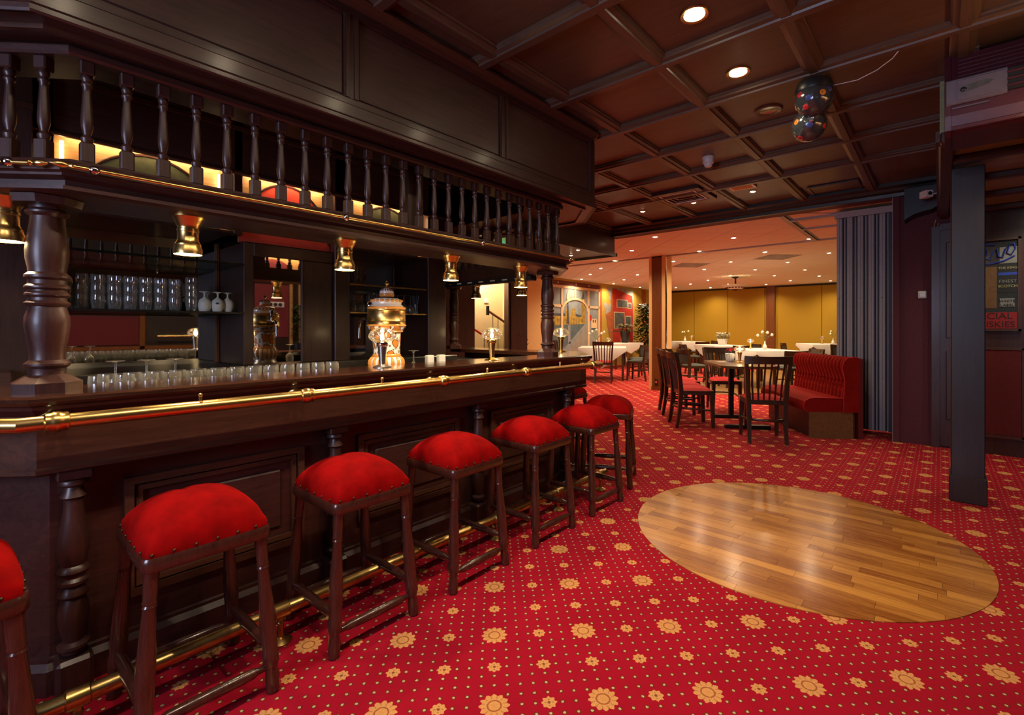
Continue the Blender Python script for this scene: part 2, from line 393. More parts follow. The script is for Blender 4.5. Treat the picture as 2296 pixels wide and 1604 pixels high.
# ------------------------------------------------------------------ the room shell
CX, CY, CR = 3.272, .70, .92          # round parquet dance floor
def floors():
    mb = MB(); N = 96; H = 1.0
    circ = [(CX + CR*math.cos(2*PI*k/N), CY + CR*math.sin(2*PI*k/N)) for k in range(N)]
    def sq(k):
        t = 2*PI*k/N; c, s = math.cos(t), math.sin(t); m = max(abs(c), abs(s)); return (CX + H*c/m, CY + H*s/m)
    vs = [(*p, 0) for p in circ] + [(*sq(k), 0) for k in range(N)]
    mb.add(vs, [(k, (k+1) % N, N+(k+1) % N, N+k) for k in range(N)])
    x0, x1, y0, y1 = -2.6, 18, -3, 8.6
    for a, b, c, d in ((x0, CX-H, y0, y1), (CX+H, x1, y0, y1), (CX-H, CX+H, y0, CY-H), (CX-H, CX+H, CY+H, y1)):
        mb.add([(a, c, 0), (b, c, 0), (b, d, 0), (a, d, 0)], [(0, 1, 2, 3)])
    struct(mb.build('floor', 'carpet'), 'red carpet with orange flower and dot pattern')
    struct(MB().box(-2.6, 18, -3, 8.6, -.12, -.03).build('floor_base', 'mahogany_X'))
    struct(MB().box(9.2, 17.8, -2, 4.2, .001, .006).build('floor_dining', 'floor_boards'), 'wooden floor boards of the far dining room')
    # parquet strips, clipped to the circle
    root = thing('dance_floor', 'round parquet dance floor of warm brown strips set into the red carpet', 'dance floor', (CX, CY, 0))
    MB().prism(circ, -.03, -.006).build('base_disc', 'mahogany_X', root)
    def clip(poly):
        for k in range(N):
            a, b = circ[k], circ[(k+1) % N]; out = []
            f = lambda p: (b[0]-a[0])*(p[1]-a[1]) - (b[1]-a[1])*(p[0]-a[0])
            for i in range(len(poly)):
                p, q = poly[i-1], poly[i]; fp, fq = f(p), f(q)
                if (fp >= 0) != (fq >= 0): t = fp/(fp-fq); out.append((p[0]+(q[0]-p[0])*t, p[1]+(q[1]-p[1])*t))
                if fq >= 0: out.append(q)
            poly = out
            if len(poly) < 3: return None
        return poly
    w = .0665; n = int(2*CR/w)+2; g = .0006
    for i in range(n):
        xa = CX - CR - .01 + i*w; y = CY - CR - random.uniform(0, .4)
        while y < CY + CR:
            L = random.choice((.26, .34, .42, .50, .58)); p = clip([(xa+g, y+g), (xa+w-g, y+g), (xa+w-g, y+L-g), (xa+g, y+L-g)])
            if p: MB().prism(p, -.004, .004).build('plank', 'parquet', root)
            y += L
floors()

GX = [1.263 + .679*i for i in range(-6, 8)]; GY = [2.601 - .675*j for j in range(-5, 6)]
def ceiling_main():
    c = struct(MB().box(-2.6, 6.62, -3, 5.6, 2.838, 2.93).build('ceiling', 'ceiling_wood_Y'), 'dark coffered mahogany ceiling')
    pm = None
    for i in range(len(GX)-1):
        for j in range(len(GY)-1):
            x, y = (GX[i]+GX[i+1])/2, (GY[j]+GY[j+1])/2
            if (x < 3.3 and y > 2.7) or y > 4.2 or y < -2.6: continue
            if pm is None: pm = MB().bbox(-.335, .335, -.333, .333, -.012, .002, .004).build('coffer_panel', 'ceiling_wood_Y', c, local=True); pm.location = (x, y, 2.838)
            else: inst(pm, c, (x, y, 2.838))
    prof = [(-.058, 2.838), (-.058, 2.815), (-.050, 2.808), (-.050, 2.797), (-.026, 2.790), (-.022, 2.780), (.022, 2.780), (.026, 2.790), (.050, 2.797), (.050, 2.808), (.058, 2.815), (.058, 2.838)]
    for x in GX[:-1]:
        y1 = 2.10 if x < 3.3 else 3.95
        MB().sweep([(x, -2.9), (x, y1)], prof).build('cross_beam', 'ceiling_wood_Y', c)
    hp = [(a, z+.004) for a, z in prof]
    for y in GY:
        if y < -2.7 or y > 4: continue
        if y > 2.2: MB().sweep([(3.35, y), (6.55, y)], hp).build('beam', 'ceiling_wood_X', c)
        else: MB().sweep([(-2.4, y), (6.55, y)], hp).build('beam', 'ceiling_wood_X', c)
    # cornice over the opening into the dining room
    t = struct(MB().sweep([(6.62, 5.4), (6.62, -2.9)], [(0, 2.70), (.055, 2.70), (.06, 2.735), (.10, 2.75), (.115, 2.78), (.15, 2.80), (.15, 2.838), (0, 2.838)]).build('trim_1', 'dark_oak'))
    struct(MB().box(6.62, 6.78, .36, 4.0, 2.70, 2.9).build('wall_header', 'maroon_wall'))
ceiling_main()

def walls():
    # right wall with the door, the side panel and the light switch
    wr = struct(MB().box(6.62, 6.78, -3, .36, 0, 2.9).build('wall_right', 'maroon_wall'), 'maroon papered wall beside the folding partition')
    struct(MB().box(6.595, 6.66, .335, .395, 0, 2.70).build('trim_2', 'maroon_wall'), 'maroon jamb of the opening with a pale edge')
    struct(MB().box(6.60, 6.61, .395, .40, 0, 2.70).build('trim_7', 'partition_grey'))
    d = struct(MB().box(6.60, 6.62, -.30, .0, 0.02, 2.28).build('door_1', 'mahogany_Z'), 'dark glossy wooden door behind the pillar')
    mb = MB(); mb.box(6.575, 6.625, .0, .065, 0, 2.32); mb.box(6.575, 6.625, -.32, .0, 2.28, 2.345); mb.build('door_frame', 'mahogany_Z', d)
    MB().bbox(6.585, 6.605, -.27, -.05, .3, 1.02, .006).build('door_panel', 'mahogany_Z', d)
    MB().bbox(6.585, 6.605, -.27, -.05, 1.15, 2.15, .006).build('door_panel', 'mahogany_Z', d)
    # joinery with red panel
    p = struct(MB().box(6.57, 6.62, -1.6, -.32, 0, 2.43).build('wall_panelling', 'mahogany_Z'), 'dark wood panelling right of the pillar')
    MB().bbox(6.555, 6.575, -.605, -.33, .20, 1.04, .004).build('red_panel', 'red_panel', p)
    mb = MB(); mb.box(6.55, 6.58, -.63, -.605, .18, 1.06); mb.box(6.55, 6.58, -.63, -.33, .17, .2); mb.box(6.55, 6.58, -.63, -.33, 1.04, 1.065); mb.build('panel_moulding', 'apron_wood', p)
    MB().bbox(6.555, 6.575, -1.3, -.68, .20, 1.04, .004).build('red_panel', 'red_panel', p)
    # back wall behind the photographer with a window added for the cool lamp
    mb = MB(); mb.box(-2.6, -2.45, -3, .2, 0, 2.9); mb.box(-2.6, -2.45, 1.6, 5.6, 0, 2.9); mb.box(-2.6, -2.45, .2, 1.6, 0, 1.1); mb.box(-2.6, -2.45, .2, 1.6, 2.4, 2.9)
    struct(mb.build('wall_back', 'panel_wood_Z'))
    w = MB()
    for a in (.2, .87, 1.54): w.box(-2.56, -2.5, a, a+.06, 1.1, 2.4)
    w.box(-2.56, -2.5, .2, 1.6, 1.1, 1.16); w.box(-2.56, -2.5, .2, 1.6, 2.34, 2.4)
    w = struct(w.build('added_window', 'white_paint'))
    MB().box(-2.535, -2.53, .26, 1.54, 1.16, 2.34).build('pane', 'clear_glass', w)
    struct(MB().box(-2.6, 18, -3.12, -3, 0, 2.9).build('wall_side', 'panel_wood_Z'))
    # wall behind the bar, with the opening to the corridor
    mb = MB(); mb.box(-2.6, 5.06, 5.5, 5.6, 0, 2.9); mb.box(5.82, 6.30, 5.5, 5.6, 0, 2.9); mb.box(5.06, 5.82, 5.5, 5.6, 2.12, 2.9)
    struct(mb.build('wall_left', 'panel_wood_Z'), 'dark reddish wood wall behind the bar')
    d2 = struct(MB().bbox(5.86, 6.24, 5.47, 5.5, .02, 2.1, .006).build('door_2', 'mahogany_Z'), 'dark door beside the corridor opening')
    MB().lathe([(.012, 0), (.012, .02)], 8, ax=((6.06, 5.47, 1.16), (6.06, 5.45, 1.16))).build('keyhole_plate', 'brass', d2)
    struct(MB().box(6.30, 6.38, 5.6, 8.44, 0, 2.9).build('wall_passage', 'cream_wall'))
    # corridor behind the opening
    struct(MB().box(4.6, 6.3, 6.1, 6.2, 0, 2.6).build('wall_corridor', 'cream_wall'), 'cream corridor wall')
    mb = MB(); mb.box(5.0, 5.06, 5.6, 6.1, 0, 2.6); struct(mb.build('wall_corridor_side', 'yellow_wall'))
    struct(MB().box(4.6, 6.3, 5.6, 6.2, 2.5, 2.56).build('ceiling_corridor', 'ceiling_tile'))
    # dining room
    struct(MB().box(6.4, 18, 8.44, 8.56, 0, 2.9).build('wall_mural', 'yellow_wall'), 'yellow dining room wall carrying the painted murals')
    struct(MB().box(6.45, 10.30, 8.425, 8.44, 0, 2.72).build('wall_peach', 'peach_wall'))
    wf = struct(MB().box(17.84, 17.95, -2.2, 8.56, 0, 2.9).build('wall_far', 'ochre_wall'), 'ochre panelled far wall of the dining room')
    ys = [8.42, 7.12, 5.87, 4.62]
    for a, b in zip(ys, ys[1:]): MB().bbox(17.80, 17.84, b+.008, a-.008, .02, 2.66, .004).build('wall_panel', 'ochre_wall', wf)
    for a, b in ((4.22, 2.91), (2.91, 1.6), (1.6, .3)): MB().bbox(17.80, 17.84, b+.008, a-.008, .02, 2.66, .004).build('wall_panel', 'ochre_wall', wf)
    MB().box(17.74, 17.86, 4.29, 4.56, 0, 2.72).build('post', 'orange_wood', wf)
    MB().box(17.78, 17.85, -.5, 8.42, 2.66, 2.70).build('track', 'black_metal', wf)
    struct(MB().box(6.78, 18, -2.12, -2, 0, 2.9).build('wall_dining_side', 'ochre_wall'))
    # dining ceiling of square tiles laid at 45 degrees
    c = struct(MB().box(6.62, 17.9, -2, 8.5, 2.735, 2.85).build('ceiling_dining', 'ceiling_tile'), 'pale tiled ceiling of the dining room')
    tm = None; T = .65; q = 2**-.5
    for i in range(4, 32):
        for j in range(-6, 26):
            a, b = 7.43 + T*(i-4) - 1.3, 2.57 + T*(j-0) - 1.3
            x, y = (a+b)*q, (a-b)*q
            if not (6.3 < x < 18.2 and .2 < y < 8.9) or y < x*.105 - .35: continue
            if 7.13 < x < 17.33 and y < 7.95:
                if tm is None:
                    tm = MB().bbox(-T/2+.005, T/2-.005, -T/2+.005, T/2-.005, -.012, 0, .003).build('ceiling_tile', 'ceiling_tile', c, local=True); tm.location = (x, y, 2.733); tm.rotation_euler = (0, 0, PI/4)
                else: inst(tm, c, (x, y, 2.733), (0, 0, PI/4))
                continue
            h = (T/2-.005)*2**.5; poly = [(x-h, y), (x, y-h), (x+h, y), (x, y+h)]     # border tile, cut at the walls
            for ax, lim, sg in ((0, 6.665, 1), (0, 17.79, -1), (1, 8.425, -1)):
                out = []
                for k in range(len(poly)):
                    p, r_ = poly[k-1], poly[k]; fp, fr = (p[ax]-lim)*sg, (r_[ax]-lim)*sg
                    if (fp >= 0) != (fr >= 0): t = fp/(fp-fr); out.append((p[0]+(r_[0]-p[0])*t, p[1]+(r_[1]-p[1])*t))
                    if fr >= 0: out.append(r_)
                poly = out
            if len(poly) > 2: MB().prism(poly, 2.721, 2.733).build('ceiling_tile', 'ceiling_tile', c)
    # aluminium partition tracks under the tiles
    t = struct(MB().box(9.02, 9.10, 1.2, 8.4, 2.70, 2.722).build('trim_3', 'partition_grey'), 'metal partition track across the dining ceiling')
    mb = MB(); mb.box(6.8, 9.02, 1.535, 1.60, 2.70, 2.722); mb.box(7.15, 7.22, .4, 1.535, 2.695, 2.722); mb.box(7.9, 7.96, .4, 1.535, 2.70, 2.722)
    struct(mb.build('trim_4', 'partition_grey'))
    mb = MB(); mb.box(6.8, 9.02, 1.50, 1.533, 2.716, 2.724); struct(mb.build('trim_5', 'black_metal'))
    # post in the middle of the dining room
    root = struct(MB().box(9.02, 9.30, 4.265, 4.49, 0, 2.735).build('wall_post', 'orange_wood'), 'square post clad in orange wood with cream edges')
    mb = MB(); mb.box(9.0, 9.30, 4.49, 4.545, 0, 2.735); mb.box(9.0, 9.30, 4.19, 4.265, 0, 2.735); mb.build('cream_edge', 'peach_wall', root)
    MB().box(9.0, 9.04, 4.17, 4.19, 0, 2.735).build('metal_edge', 'chrome', root)
    MB().box(8.995, 9.02, 4.265, 4.49, 0, .07).build('skirting', 'orange_wood', root)
    # lowered boxed ceiling between bar and dining room
    mb = MB(); mb.box(3.7, 6.66, 3.96, 4.0, 2.43, 2.9); mb.box(3.7, 6.66, 4.0, 5.5, 2.43, 2.46); mb.box(6.62, 6.66, 4.0, 5.5, 2.46, 2.9)
    s = struct(mb.build('ceiling_bulkhead', 'panel_wood_X'), 'dark boxed soffit with three small lights right of the bar')
    mb = MB(); mb.box(3.7, 6.69, 3.93, 3.96, 2.40, 2.45); mb.box(3.7, 6.69, 3.93, 3.96, 2.76, 2.80); mb.box(6.66, 6.69, 3.93, 5.5, 2.40, 2.45); mb.build('edge_moulding', 'panel_wood_X', s)
    # lowered wooden soffit past the pillar
    mb = MB(); mb.box(3.93, 6.62, -1.6, .0, 2.455, 2.48); mb.box(3.93, 3.96, -1.6, .0, 2.48, 2.84); mb.box(3.96, 6.6, -.03, .0, 2.48, 2.84)
    s = struct(mb.build('ceiling_soffit', 'soffit_wood'), 'lowered wooden ceiling with crossbeams past the square pillar')
    for x in (4.46, 5.12, 5.79, 6.46): MB().bbox(x-.035, x+.035, -1.6, -.06, 2.405, 2.455, .008).build('beam', 'panel_wood_Y', s)
    MB().bbox(3.90, 3.97, -1.6, .0, 2.40, 2.47, .01).build('beam', 'panel_wood_Y', s)
    MB().bbox(3.97, 6.6, -.075, .005, 2.40, 2.455, .01).build('edge_beam', 'panel_wood_X', s)
    MB().box(3.97, 6.6, .0, .02, 2.43, 2.50).build('edge_moulding', 'apron_wood', s)
walls()

# square pillar
def pillar():
    r = thing('square_pillar', 'dark square wooden pillar standing right of the dance floor', 'pillar', (4.71, -.155, 0))
    MB().bbox(4.61, 4.80, -.245, -.062, 0, 2.41, .005).build('shaft', 'pillar_wood', r)
    MB().bbox(4.597, 4.813, -.256, -.052, 0, .19, .005).build('plinth', 'pillar_wood', r)
pillar()

# partition facing the bar, seen only in the bar mirrors
def opposite():
    w = struct(MB().box(.3, 3.45, -.62, -.52, 0, 2.46).build('wall_opposite', 'dark_oak'), 'panelled partition seen in the bar mirrors')
    MB().box(2.72, 3.20, -.52, -.505, 1.12, 1.92).build('maroon_panel', 'maroon_cloth', w)
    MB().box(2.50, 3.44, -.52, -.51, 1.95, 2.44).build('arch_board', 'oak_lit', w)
    arc = [(2.97 + .36*math.cos(t), 1.95 + .36*math.sin(t)) for t in [PI*k/18 for k in range(19)]]
    MB().prism_y(arc, -.51, -.500).build('arch_cloth', 'maroon_cloth', w)
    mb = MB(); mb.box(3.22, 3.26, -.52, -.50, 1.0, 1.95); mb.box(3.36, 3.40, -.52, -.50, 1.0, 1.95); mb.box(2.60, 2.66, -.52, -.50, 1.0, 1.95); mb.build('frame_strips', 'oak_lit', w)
    MB().box(.7, 1.55, -.52, -.505, 1.02, 1.42).build('red_panel', 'red_panel', w)
    mb = MB(); mb.box(1.56, 1.62, -.52, -.50, .9, 1.6); mb.box(.6, 2.3, -.52, -.50, .95, 1.0); mb.build('rail_board', 'orange_wood', w)
    MB().tube([(1.75, -.44, 1.14), (2.45, -.44, 1.14)], .012, 8).build('brass_rail', 'brass', w, 40)
    s = MB().bbox(2.87, 3.13, -.505, -.485, 1.575, 1.655, .005).build('socket_strip', 'white_plastic', w)
    for x in (2.93, 3.0, 3.07): MB().lathe([(.028, 0), (.028, .004)], 14, ax=((x, -.486, 1.615), (x, 0, 1.615))).build('outlet', 'black_plastic', s)
    MB().box(2.52, 3.42, -.50, -.47, 2.425, 2.45).build('strip_lamp', 'tube', w)
    light('strip_light', 'AREA', (2.97, -.40, 2.42), 3, WARM2, rot=(R(-35), 0, 0), size=.9, sizey=.05)
opposite()
# ------------------------------------------------------------------ bar counter
ZB = 1.032
P_BODY = [(-.685, 3.19), (.175, 2.33), (3.27, 2.33), (3.62, 2.68), (3.62, 4.1)]
def counter():
    r = thing('bar_counter', 'long dark mahogany bar counter with brass arm rail and turned half posts', 'bar counter', (1.7, 2.45, 0))
    MB().sweep(P_BODY, [(0, .02), (0, .80), (-.06, .80), (-.06, .02)]).build('body', 'mahogany_X', r)
    MB().sweep(P_BODY, [(0, 0), (.028, 0), (.028, .085), (.012, .105), (.012, .118), (0, .122)]).build('plinth', 'mahogany_X', r)
    MB().sweep(P_BODY, [(0, .764), (.085, .764), (.096, .772), (.096, .785), (.09, .792), (.09, 1.005), (0, 1.005)]).build('apron', 'apron_wood', r)
    MB().sweep(P_BODY, [(-.21, .997), (.125, .997), (.135, 1.003), (.14, 1.012), (.14, 1.024), (.133, ZB), (-.205, ZB), (-.21, 1.028)]).build('counter_top', 'counter_wood', r)
    MB().sweep(P_BODY, [(.09, .962), (.118, .985), (.122, .997), (.09, .997)]).build('top_moulding', 'mahogany_X', r)
    # lower working top on the barman's side
    MB().sweep([(-.35, 3.3), (.45, 2.52), (3.20, 2.52), (3.42, 2.76), (3.42, 4.05)], [(0, .90), (0, .94), (-.42, .94), (-.42, .90)]).build('work_top', 'dark_steel', r)
    MB().sweep([(-.35, 3.34), (.45, 2.56), (3.16, 2.56), (3.38, 2.80), (3.38, 4.05)], [(0, .02), (0, .90), (-.36, .90), (-.36, .02)]).build('under_cabinet', 'mahogany_X', r)
    # raised panel frames
    xs = [.23, 1.17, 2.135, 3.10]
    def frame(mb, a, b, z0, z1, y, w, d):
        mb.box(a, b, y-d, y, z0, z0+w); mb.box(a, b, y-d, y, z1-w, z1); mb.box(a, a+w, y-d, y, z0+w, z1-w); mb.box(b-w, b, y-d, y, z0+w, z1-w)
    for a, b in zip(xs, xs[1:]):
        mb = MB(); frame(mb, a+.14, b-.14, .24, .69, 2.331, .028, .022); frame(mb, a+.175, b-.175, .275, .655, 2.331, .02, .014); mb.build('panel_moulding', 'apron_wood', r)
        MB().bbox(a+.24, b-.24, 2.318, 2.331, .335, .60, .008).build('panel_field', 'mahogany_X', r)
    post = [(.034, .735), (.040, .725), (.040, .715), (.024, .705), (.030, .685), (.036, .672), (.026, .662), (.026, .645), (.030, .60), (.041, .53), (.043, .49), (.038, .455), (.031, .435), (.040, .425), (.043, .415), (.032, .400), (.032, .393), (.041, .383), (.041, .373), (.031, .362), (.040, .345), (.042, .335), (.031, .322), (.038, .30), (.042, .27), (.040, .235), (.030, .19), (.028, .175), (.043, .165), (.044, .155), (.030, .145), (.030, .135)]
    post = [(a, b) for a, b in post][::-1]
    pm = None
    for x in xs:
        if pm is None:
            mb = MB(); mb.lathe(post, 20, (0, 0, 0)); mb.bbox(-.048, .048, -.048, .048, 0, .125, .012); mb.bbox(-.045, .045, -.045, .045, .735, .766, .004)
            pm = mb.build('half_post', 'mahogany_Z', r, 35, local=True); pm.location = (x-1.7, 2.285-2.45, 0)
        else: inst(pm, r, (x-1.7, 2.285-2.45, 0))
    # brass arm rail
    z = .955; path = [(-.45, 2.83), (.205, 2.16), (3.33, 2.12), (3.42, 2.14)]
    def offp(o): return [(-.685, 3.19-1.414*o), (.175-.414*o, 2.33-o), (3.27+.414*o, 2.33-o), (3.36+.414*o, 2.42-o)]
    rail = MB().tube([(x, y, z) for x, y in offp(.205)], .0235, 16).build('arm_rail', 'brass', r, 40)
    for x in (.175, .957, 1.716, 2.418, 3.24):
        mb = MB(); mb.lathe([(.024, -.03), (.030, -.026), (.030, -.012), (.033, -.008), (.033, .008), (.030, .012), (.030, .026), (.024, .03)], 16, ax=((x, 2.125, z), (x+1, 2.125, z)))
        mb.lathe([(.034, 0), (.034, .004), (.022, .016), (.012, .03), (.012, .10)], 14, ax=((x, 2.243, z+.01), (x, 2.1, z)))
        mb.build('rail_bracket', 'brass', rail, 40)
    for x in (.56, 1.33, 2.06, 2.80):
        mb = MB(); mb.tube([(x, 2.125, z+.015), (x, 2.125, z+.042)], .006, 8); mb.ball((x, 2.125, z+.044), .008, 8, 6); mb.build('bag_hook', 'brass', rail, 40)
    # brass foot rail
    fz = .125; fo = .325
    fr = MB().tube([(x, y, fz) for x, y in [(-.685, 3.19-1.414*fo), (.175-.414*fo, 2.33-fo), (3.23, 2.33-fo)]], .025, 14).build('foot_rail', 'brass_dull', r, 40)
    for x in (.21, .80, 1.42, 2.02, 2.62, 3.16):
        mb = MB(); mb.lathe([(.026, -.03), (.031, -.026), (.031, .026), (.026, .03)], 14, ax=((x, 2.005, fz), (x+1, 2.005, fz)))
        mb.lathe([(.042, 0), (.042, .006), (.03, .014), (.011, .022), (.011, .07), (.016, .08), (.011, .09), (.011, fz)], 14, (x, 2.005, 0)); mb.build('foot_rail_stand', 'brass_dull', fr, 40)
counter()

# ------------------------------------------------------------------ turned columns on the counter
def octo(mb, c, r, z0, z1, r1=None, rot=R(22.5)):
    r1 = r if r1 is None else r1
    p0 = [(c[0]+r*math.cos(rot+k*PI/4), c[1]+r*math.sin(rot+k*PI/4), z0) for k in range(8)]; p1 = [(c[0]+r1*math.cos(rot+k*PI/4), c[1]+r1*math.sin(rot+k*PI/4), z1) for k in range(8)]
    mb.add(p0+p1, [tuple(range(8))[::-1], tuple(range(8, 16))] + [(k, (k+1) % 8, 8+(k+1) % 8, 8+k) for k in range(8)])
COLP = [(.046, 1.09), (.045, 1.10), (.046, 1.113), (.056, 1.123), (.056, 1.130), (.044, 1.142), (.043, 1.155), (.044, 1.18), (.050, 1.22), (.055, 1.262), (.054, 1.29), (.047, 1.317), (.046, 1.325), (.055, 1.333), (.056, 1.338), (.047, 1.346), (.047, 1.356), (.054, 1.364), (.054, 1.370), (.047, 1.378), (.047, 1.382), (.055, 1.389), (.055, 1.395), (.047, 1.403), (.047, 1.417), (.055, 1.425), (.055, 1.433), (.046, 1.443), (.047, 1.46), (.052, 1.49), (.053, 1.52), (.048, 1.57), (.043, 1.61), (.042, 1.635), (.053, 1.645), (.053, 1.652), (.044, 1.662), (.044, 1.672), (.050, 1.678), (.044, 1.69)]
def column(x, y, s, z0, label):
    r = thing('turned_column', label, 'column', (x, y, z0), 0, 'turned columns carrying the bar canopy')
    f = lambda z: z0 + (z-1.032)*(1.705-z0)/(1.705-1.032)
    MB().lathe([(a*s, f(z)) for a, z in COLP], 28, (x, y, 0)).build('shaft', 'mahogany_Z', r, 40)
    mb = MB(); octo(mb, (x, y), .088*s, z0, f(1.066)); octo(mb, (x, y), .088*s, f(1.066), f(1.092), .05*s); mb.build('base', 'mahogany_Z', r)
    mb = MB(); octo(mb, (x, y), .085*s, f(1.672), 1.698, .092*s); mb.build('capital', 'mahogany_Z', r)
column(.172, 2.36, 1.06, ZB, 'thick turned mahogany column at the near left corner of the counter')
column(2.97, 2.38, 1.0, ZB, 'turned mahogany column at the far right corner of the counter')
column(3.36, 3.98, .92, ZB, 'slimmer turned column seen behind the bar left of the corridor')

# ------------------------------------------------------------------ canopy over the bar
def canopy():
    r = thing('bar_canopy', 'dark mahogany canopy with turned balusters hanging from the ceiling over the bar', 'bar canopy', (1.7, 2.3, 1.70))
    PF = [(-.55, 2.77), (.126, 2.10), (3.19, 2.10), (3.57, 2.46), (3.57, 4.2)]
    # fascia
    MB().sweep(PF, [(0, 2.22), (0, 2.80), (-.03, 2.80), (-.03, 2.22)]).build('fascia_board', 'panel_wood_X', r)
    MB().sweep(PF, [(0, 2.215), (.030, 2.200), (.034, 2.207), (.034, 2.222), (.024, 2.234), (.024, 2.285), (.016, 2.292), (.016, 2.318), (0, 2.325)]).build('lower_moulding', 'mahogany_X', r)
    MB().sweep(PF, [(0, 2.70), (.014, 2.705), (.014, 2.745), (.03, 2.765), (.05, 2.785), (.05, 2.80), (0, 2.80)]).build('upper_moulding', 'mahogany_X', r)
    for x in (.16, 1.147, 2.17, 3.16):
        mb = MB(); mb.box(x-.036, x+.036, 2.084, 2.10, 2.32, 2.705); mb.box(x-.03, x-.012, 2.078, 2.09, 2.32, 2.705); mb.box(x+.012, x+.03, 2.078, 2.09, 2.32, 2.705); mb.build('fascia_stile', 'mahogany_Z', r)
    for a, b in ((.20, 1.107), (1.187, 2.13), (2.21, 3.12)): MB().bbox(a, b, 2.094, 2.102, 2.33, 2.70, .004).build('fascia_panel', 'panel_wood_X', r)
    # soffit under the fascia
    PB = [(-.45, 2.925), (.225, 2.25), (2.94, 2.25), (3.26, 2.57), (3.26, 4.2)]
    MB().add([(-.60, 2.80, 2.21), (.13, 2.09, 2.21), (3.19, 2.09, 2.21), (3.58, 2.46, 2.21), (3.58, 4.2, 2.21), (2.95, 4.2, 2.21), (2.95, 2.62, 2.21), (2.8, 2.48, 2.21), (.32, 2.48, 2.21), (-.3, 3.08, 2.21)],
             [(0, 1, 8, 9), (1, 2, 7, 8), (2, 3, 6, 7), (3, 4, 5, 6)]).build('soffit', 'panel_wood_X', r)
    MB().sweep(PF, [(-.05, 2.195), (-.07, 2.195), (-.07, 2.21), (-.05, 2.21)]).build('soffit_moulding', 'apron_wood', r)
    MB().sweep(PB, [(-.028, 2.168), (.03, 2.168), (.036, 2.176), (.036, 2.196), (.02, 2.21), (-.028, 2.21)]).build('top_rail', 'mahogany_X', r)
    MB().sweep(PB, [(-.22, 1.70), (.045, 1.70), (.075, 1.706), (.075, 1.718), (.06, 1.722), (.06, 1.738), (.085, 1.748), (.085, 1.756), (.098, 1.762), (.098, 1.786), (.09, 1.791), (.030, 1.812), (.026, 1.820), (-.22, 1.820)]).build('cornice_beam', 'mahogany_X', r)
    # balusters
    bp = [(.014, .070), (.017, .078), (.018, .086), (.010, .098), (.012, .106), (.0165, .125), (.017, .15), (.0145, .20), (.0115, .245), (.0115, .262), (.0155, .268), (.0155, .274), (.012, .280), (.0165, .290), (.016, .298), (.013, .306)]
    mb = MB(); mb.lathe(bp, 14); mb.bbox(-.0195, .0195, -.0195, .0195, 0, .07, .004); mb.bbox(-.0195, .0195, -.0195, .0195, .304, .35, .004)
    b0 = mb.build('baluster', 'mahogany_Z', r, 35, local=True); b0.location = (.26-1.7, -.05, .12)
    for k in range(1, 26): inst(b0, r, (.26+.1065*k-1.7, -.05, .12))
    for k in range(5): inst(b0, r, (.160-.0755*k-1.7, 2.315+.0755*k-2.3, .12), (0, 0, PI/4))
    for k in range(4): t = .06+.105*k; inst(b0, r, (2.955+t*.707-1.7, 2.265+t*.707-2.3, .12), (0, 0, PI/4))
    for k in range(13): inst(b0, r, (3.26-1.7, 2.66+.1065*k-2.3, .12))
    # brass rail with ball fittings along the cornice
    z = 1.774; y = 2.134
    def rod(pts, knobs, tips):
        o = MB().tube(pts, .0065, 10).build('brass_rail', 'brass', r, 40)
        for k in knobs: MB().ball(k, .0155, 14, 10).build('ball_fitting', 'chrome', o, 60)
        for t, d in tips:
            MB().lathe([(.006, -.01), (.010, -.004), (.006, .002), (.011, .012), (.012, .022), (.008, .034), (.002, .045)], 12, ax=(t, tuple(Vector(t)+Vector(d)))).build('finial', 'brass', o, 40)
    rod([(.205, y, z), (2.955, y, z)], [(.265, y, z), (1.145, y, z), (2.03, y, z), (2.935, y, z)], [((.205, y, z), (-1, 0, 0)), ((2.955, y, z), (1, 0, 0))])
    rod([(.125, 2.185, z), (-.45, 2.72, z)], [(.075, 2.232, z)], [((.125, 2.185, z), (.73, -.68, 0))])
    rod([(3.04, 2.19, z), (3.33, 2.48, z)], [(3.06, 2.21, z), (3.31, 2.46, z)], [((3.04, 2.19, z), (-.7, -.7, 0))])
    # post inside the canopy
    MB().bbox(1.655, 1.765, 2.37, 2.46, 1.82, 2.80, .004).build('inner_post', 'mahogany_Z', r)
canopy()

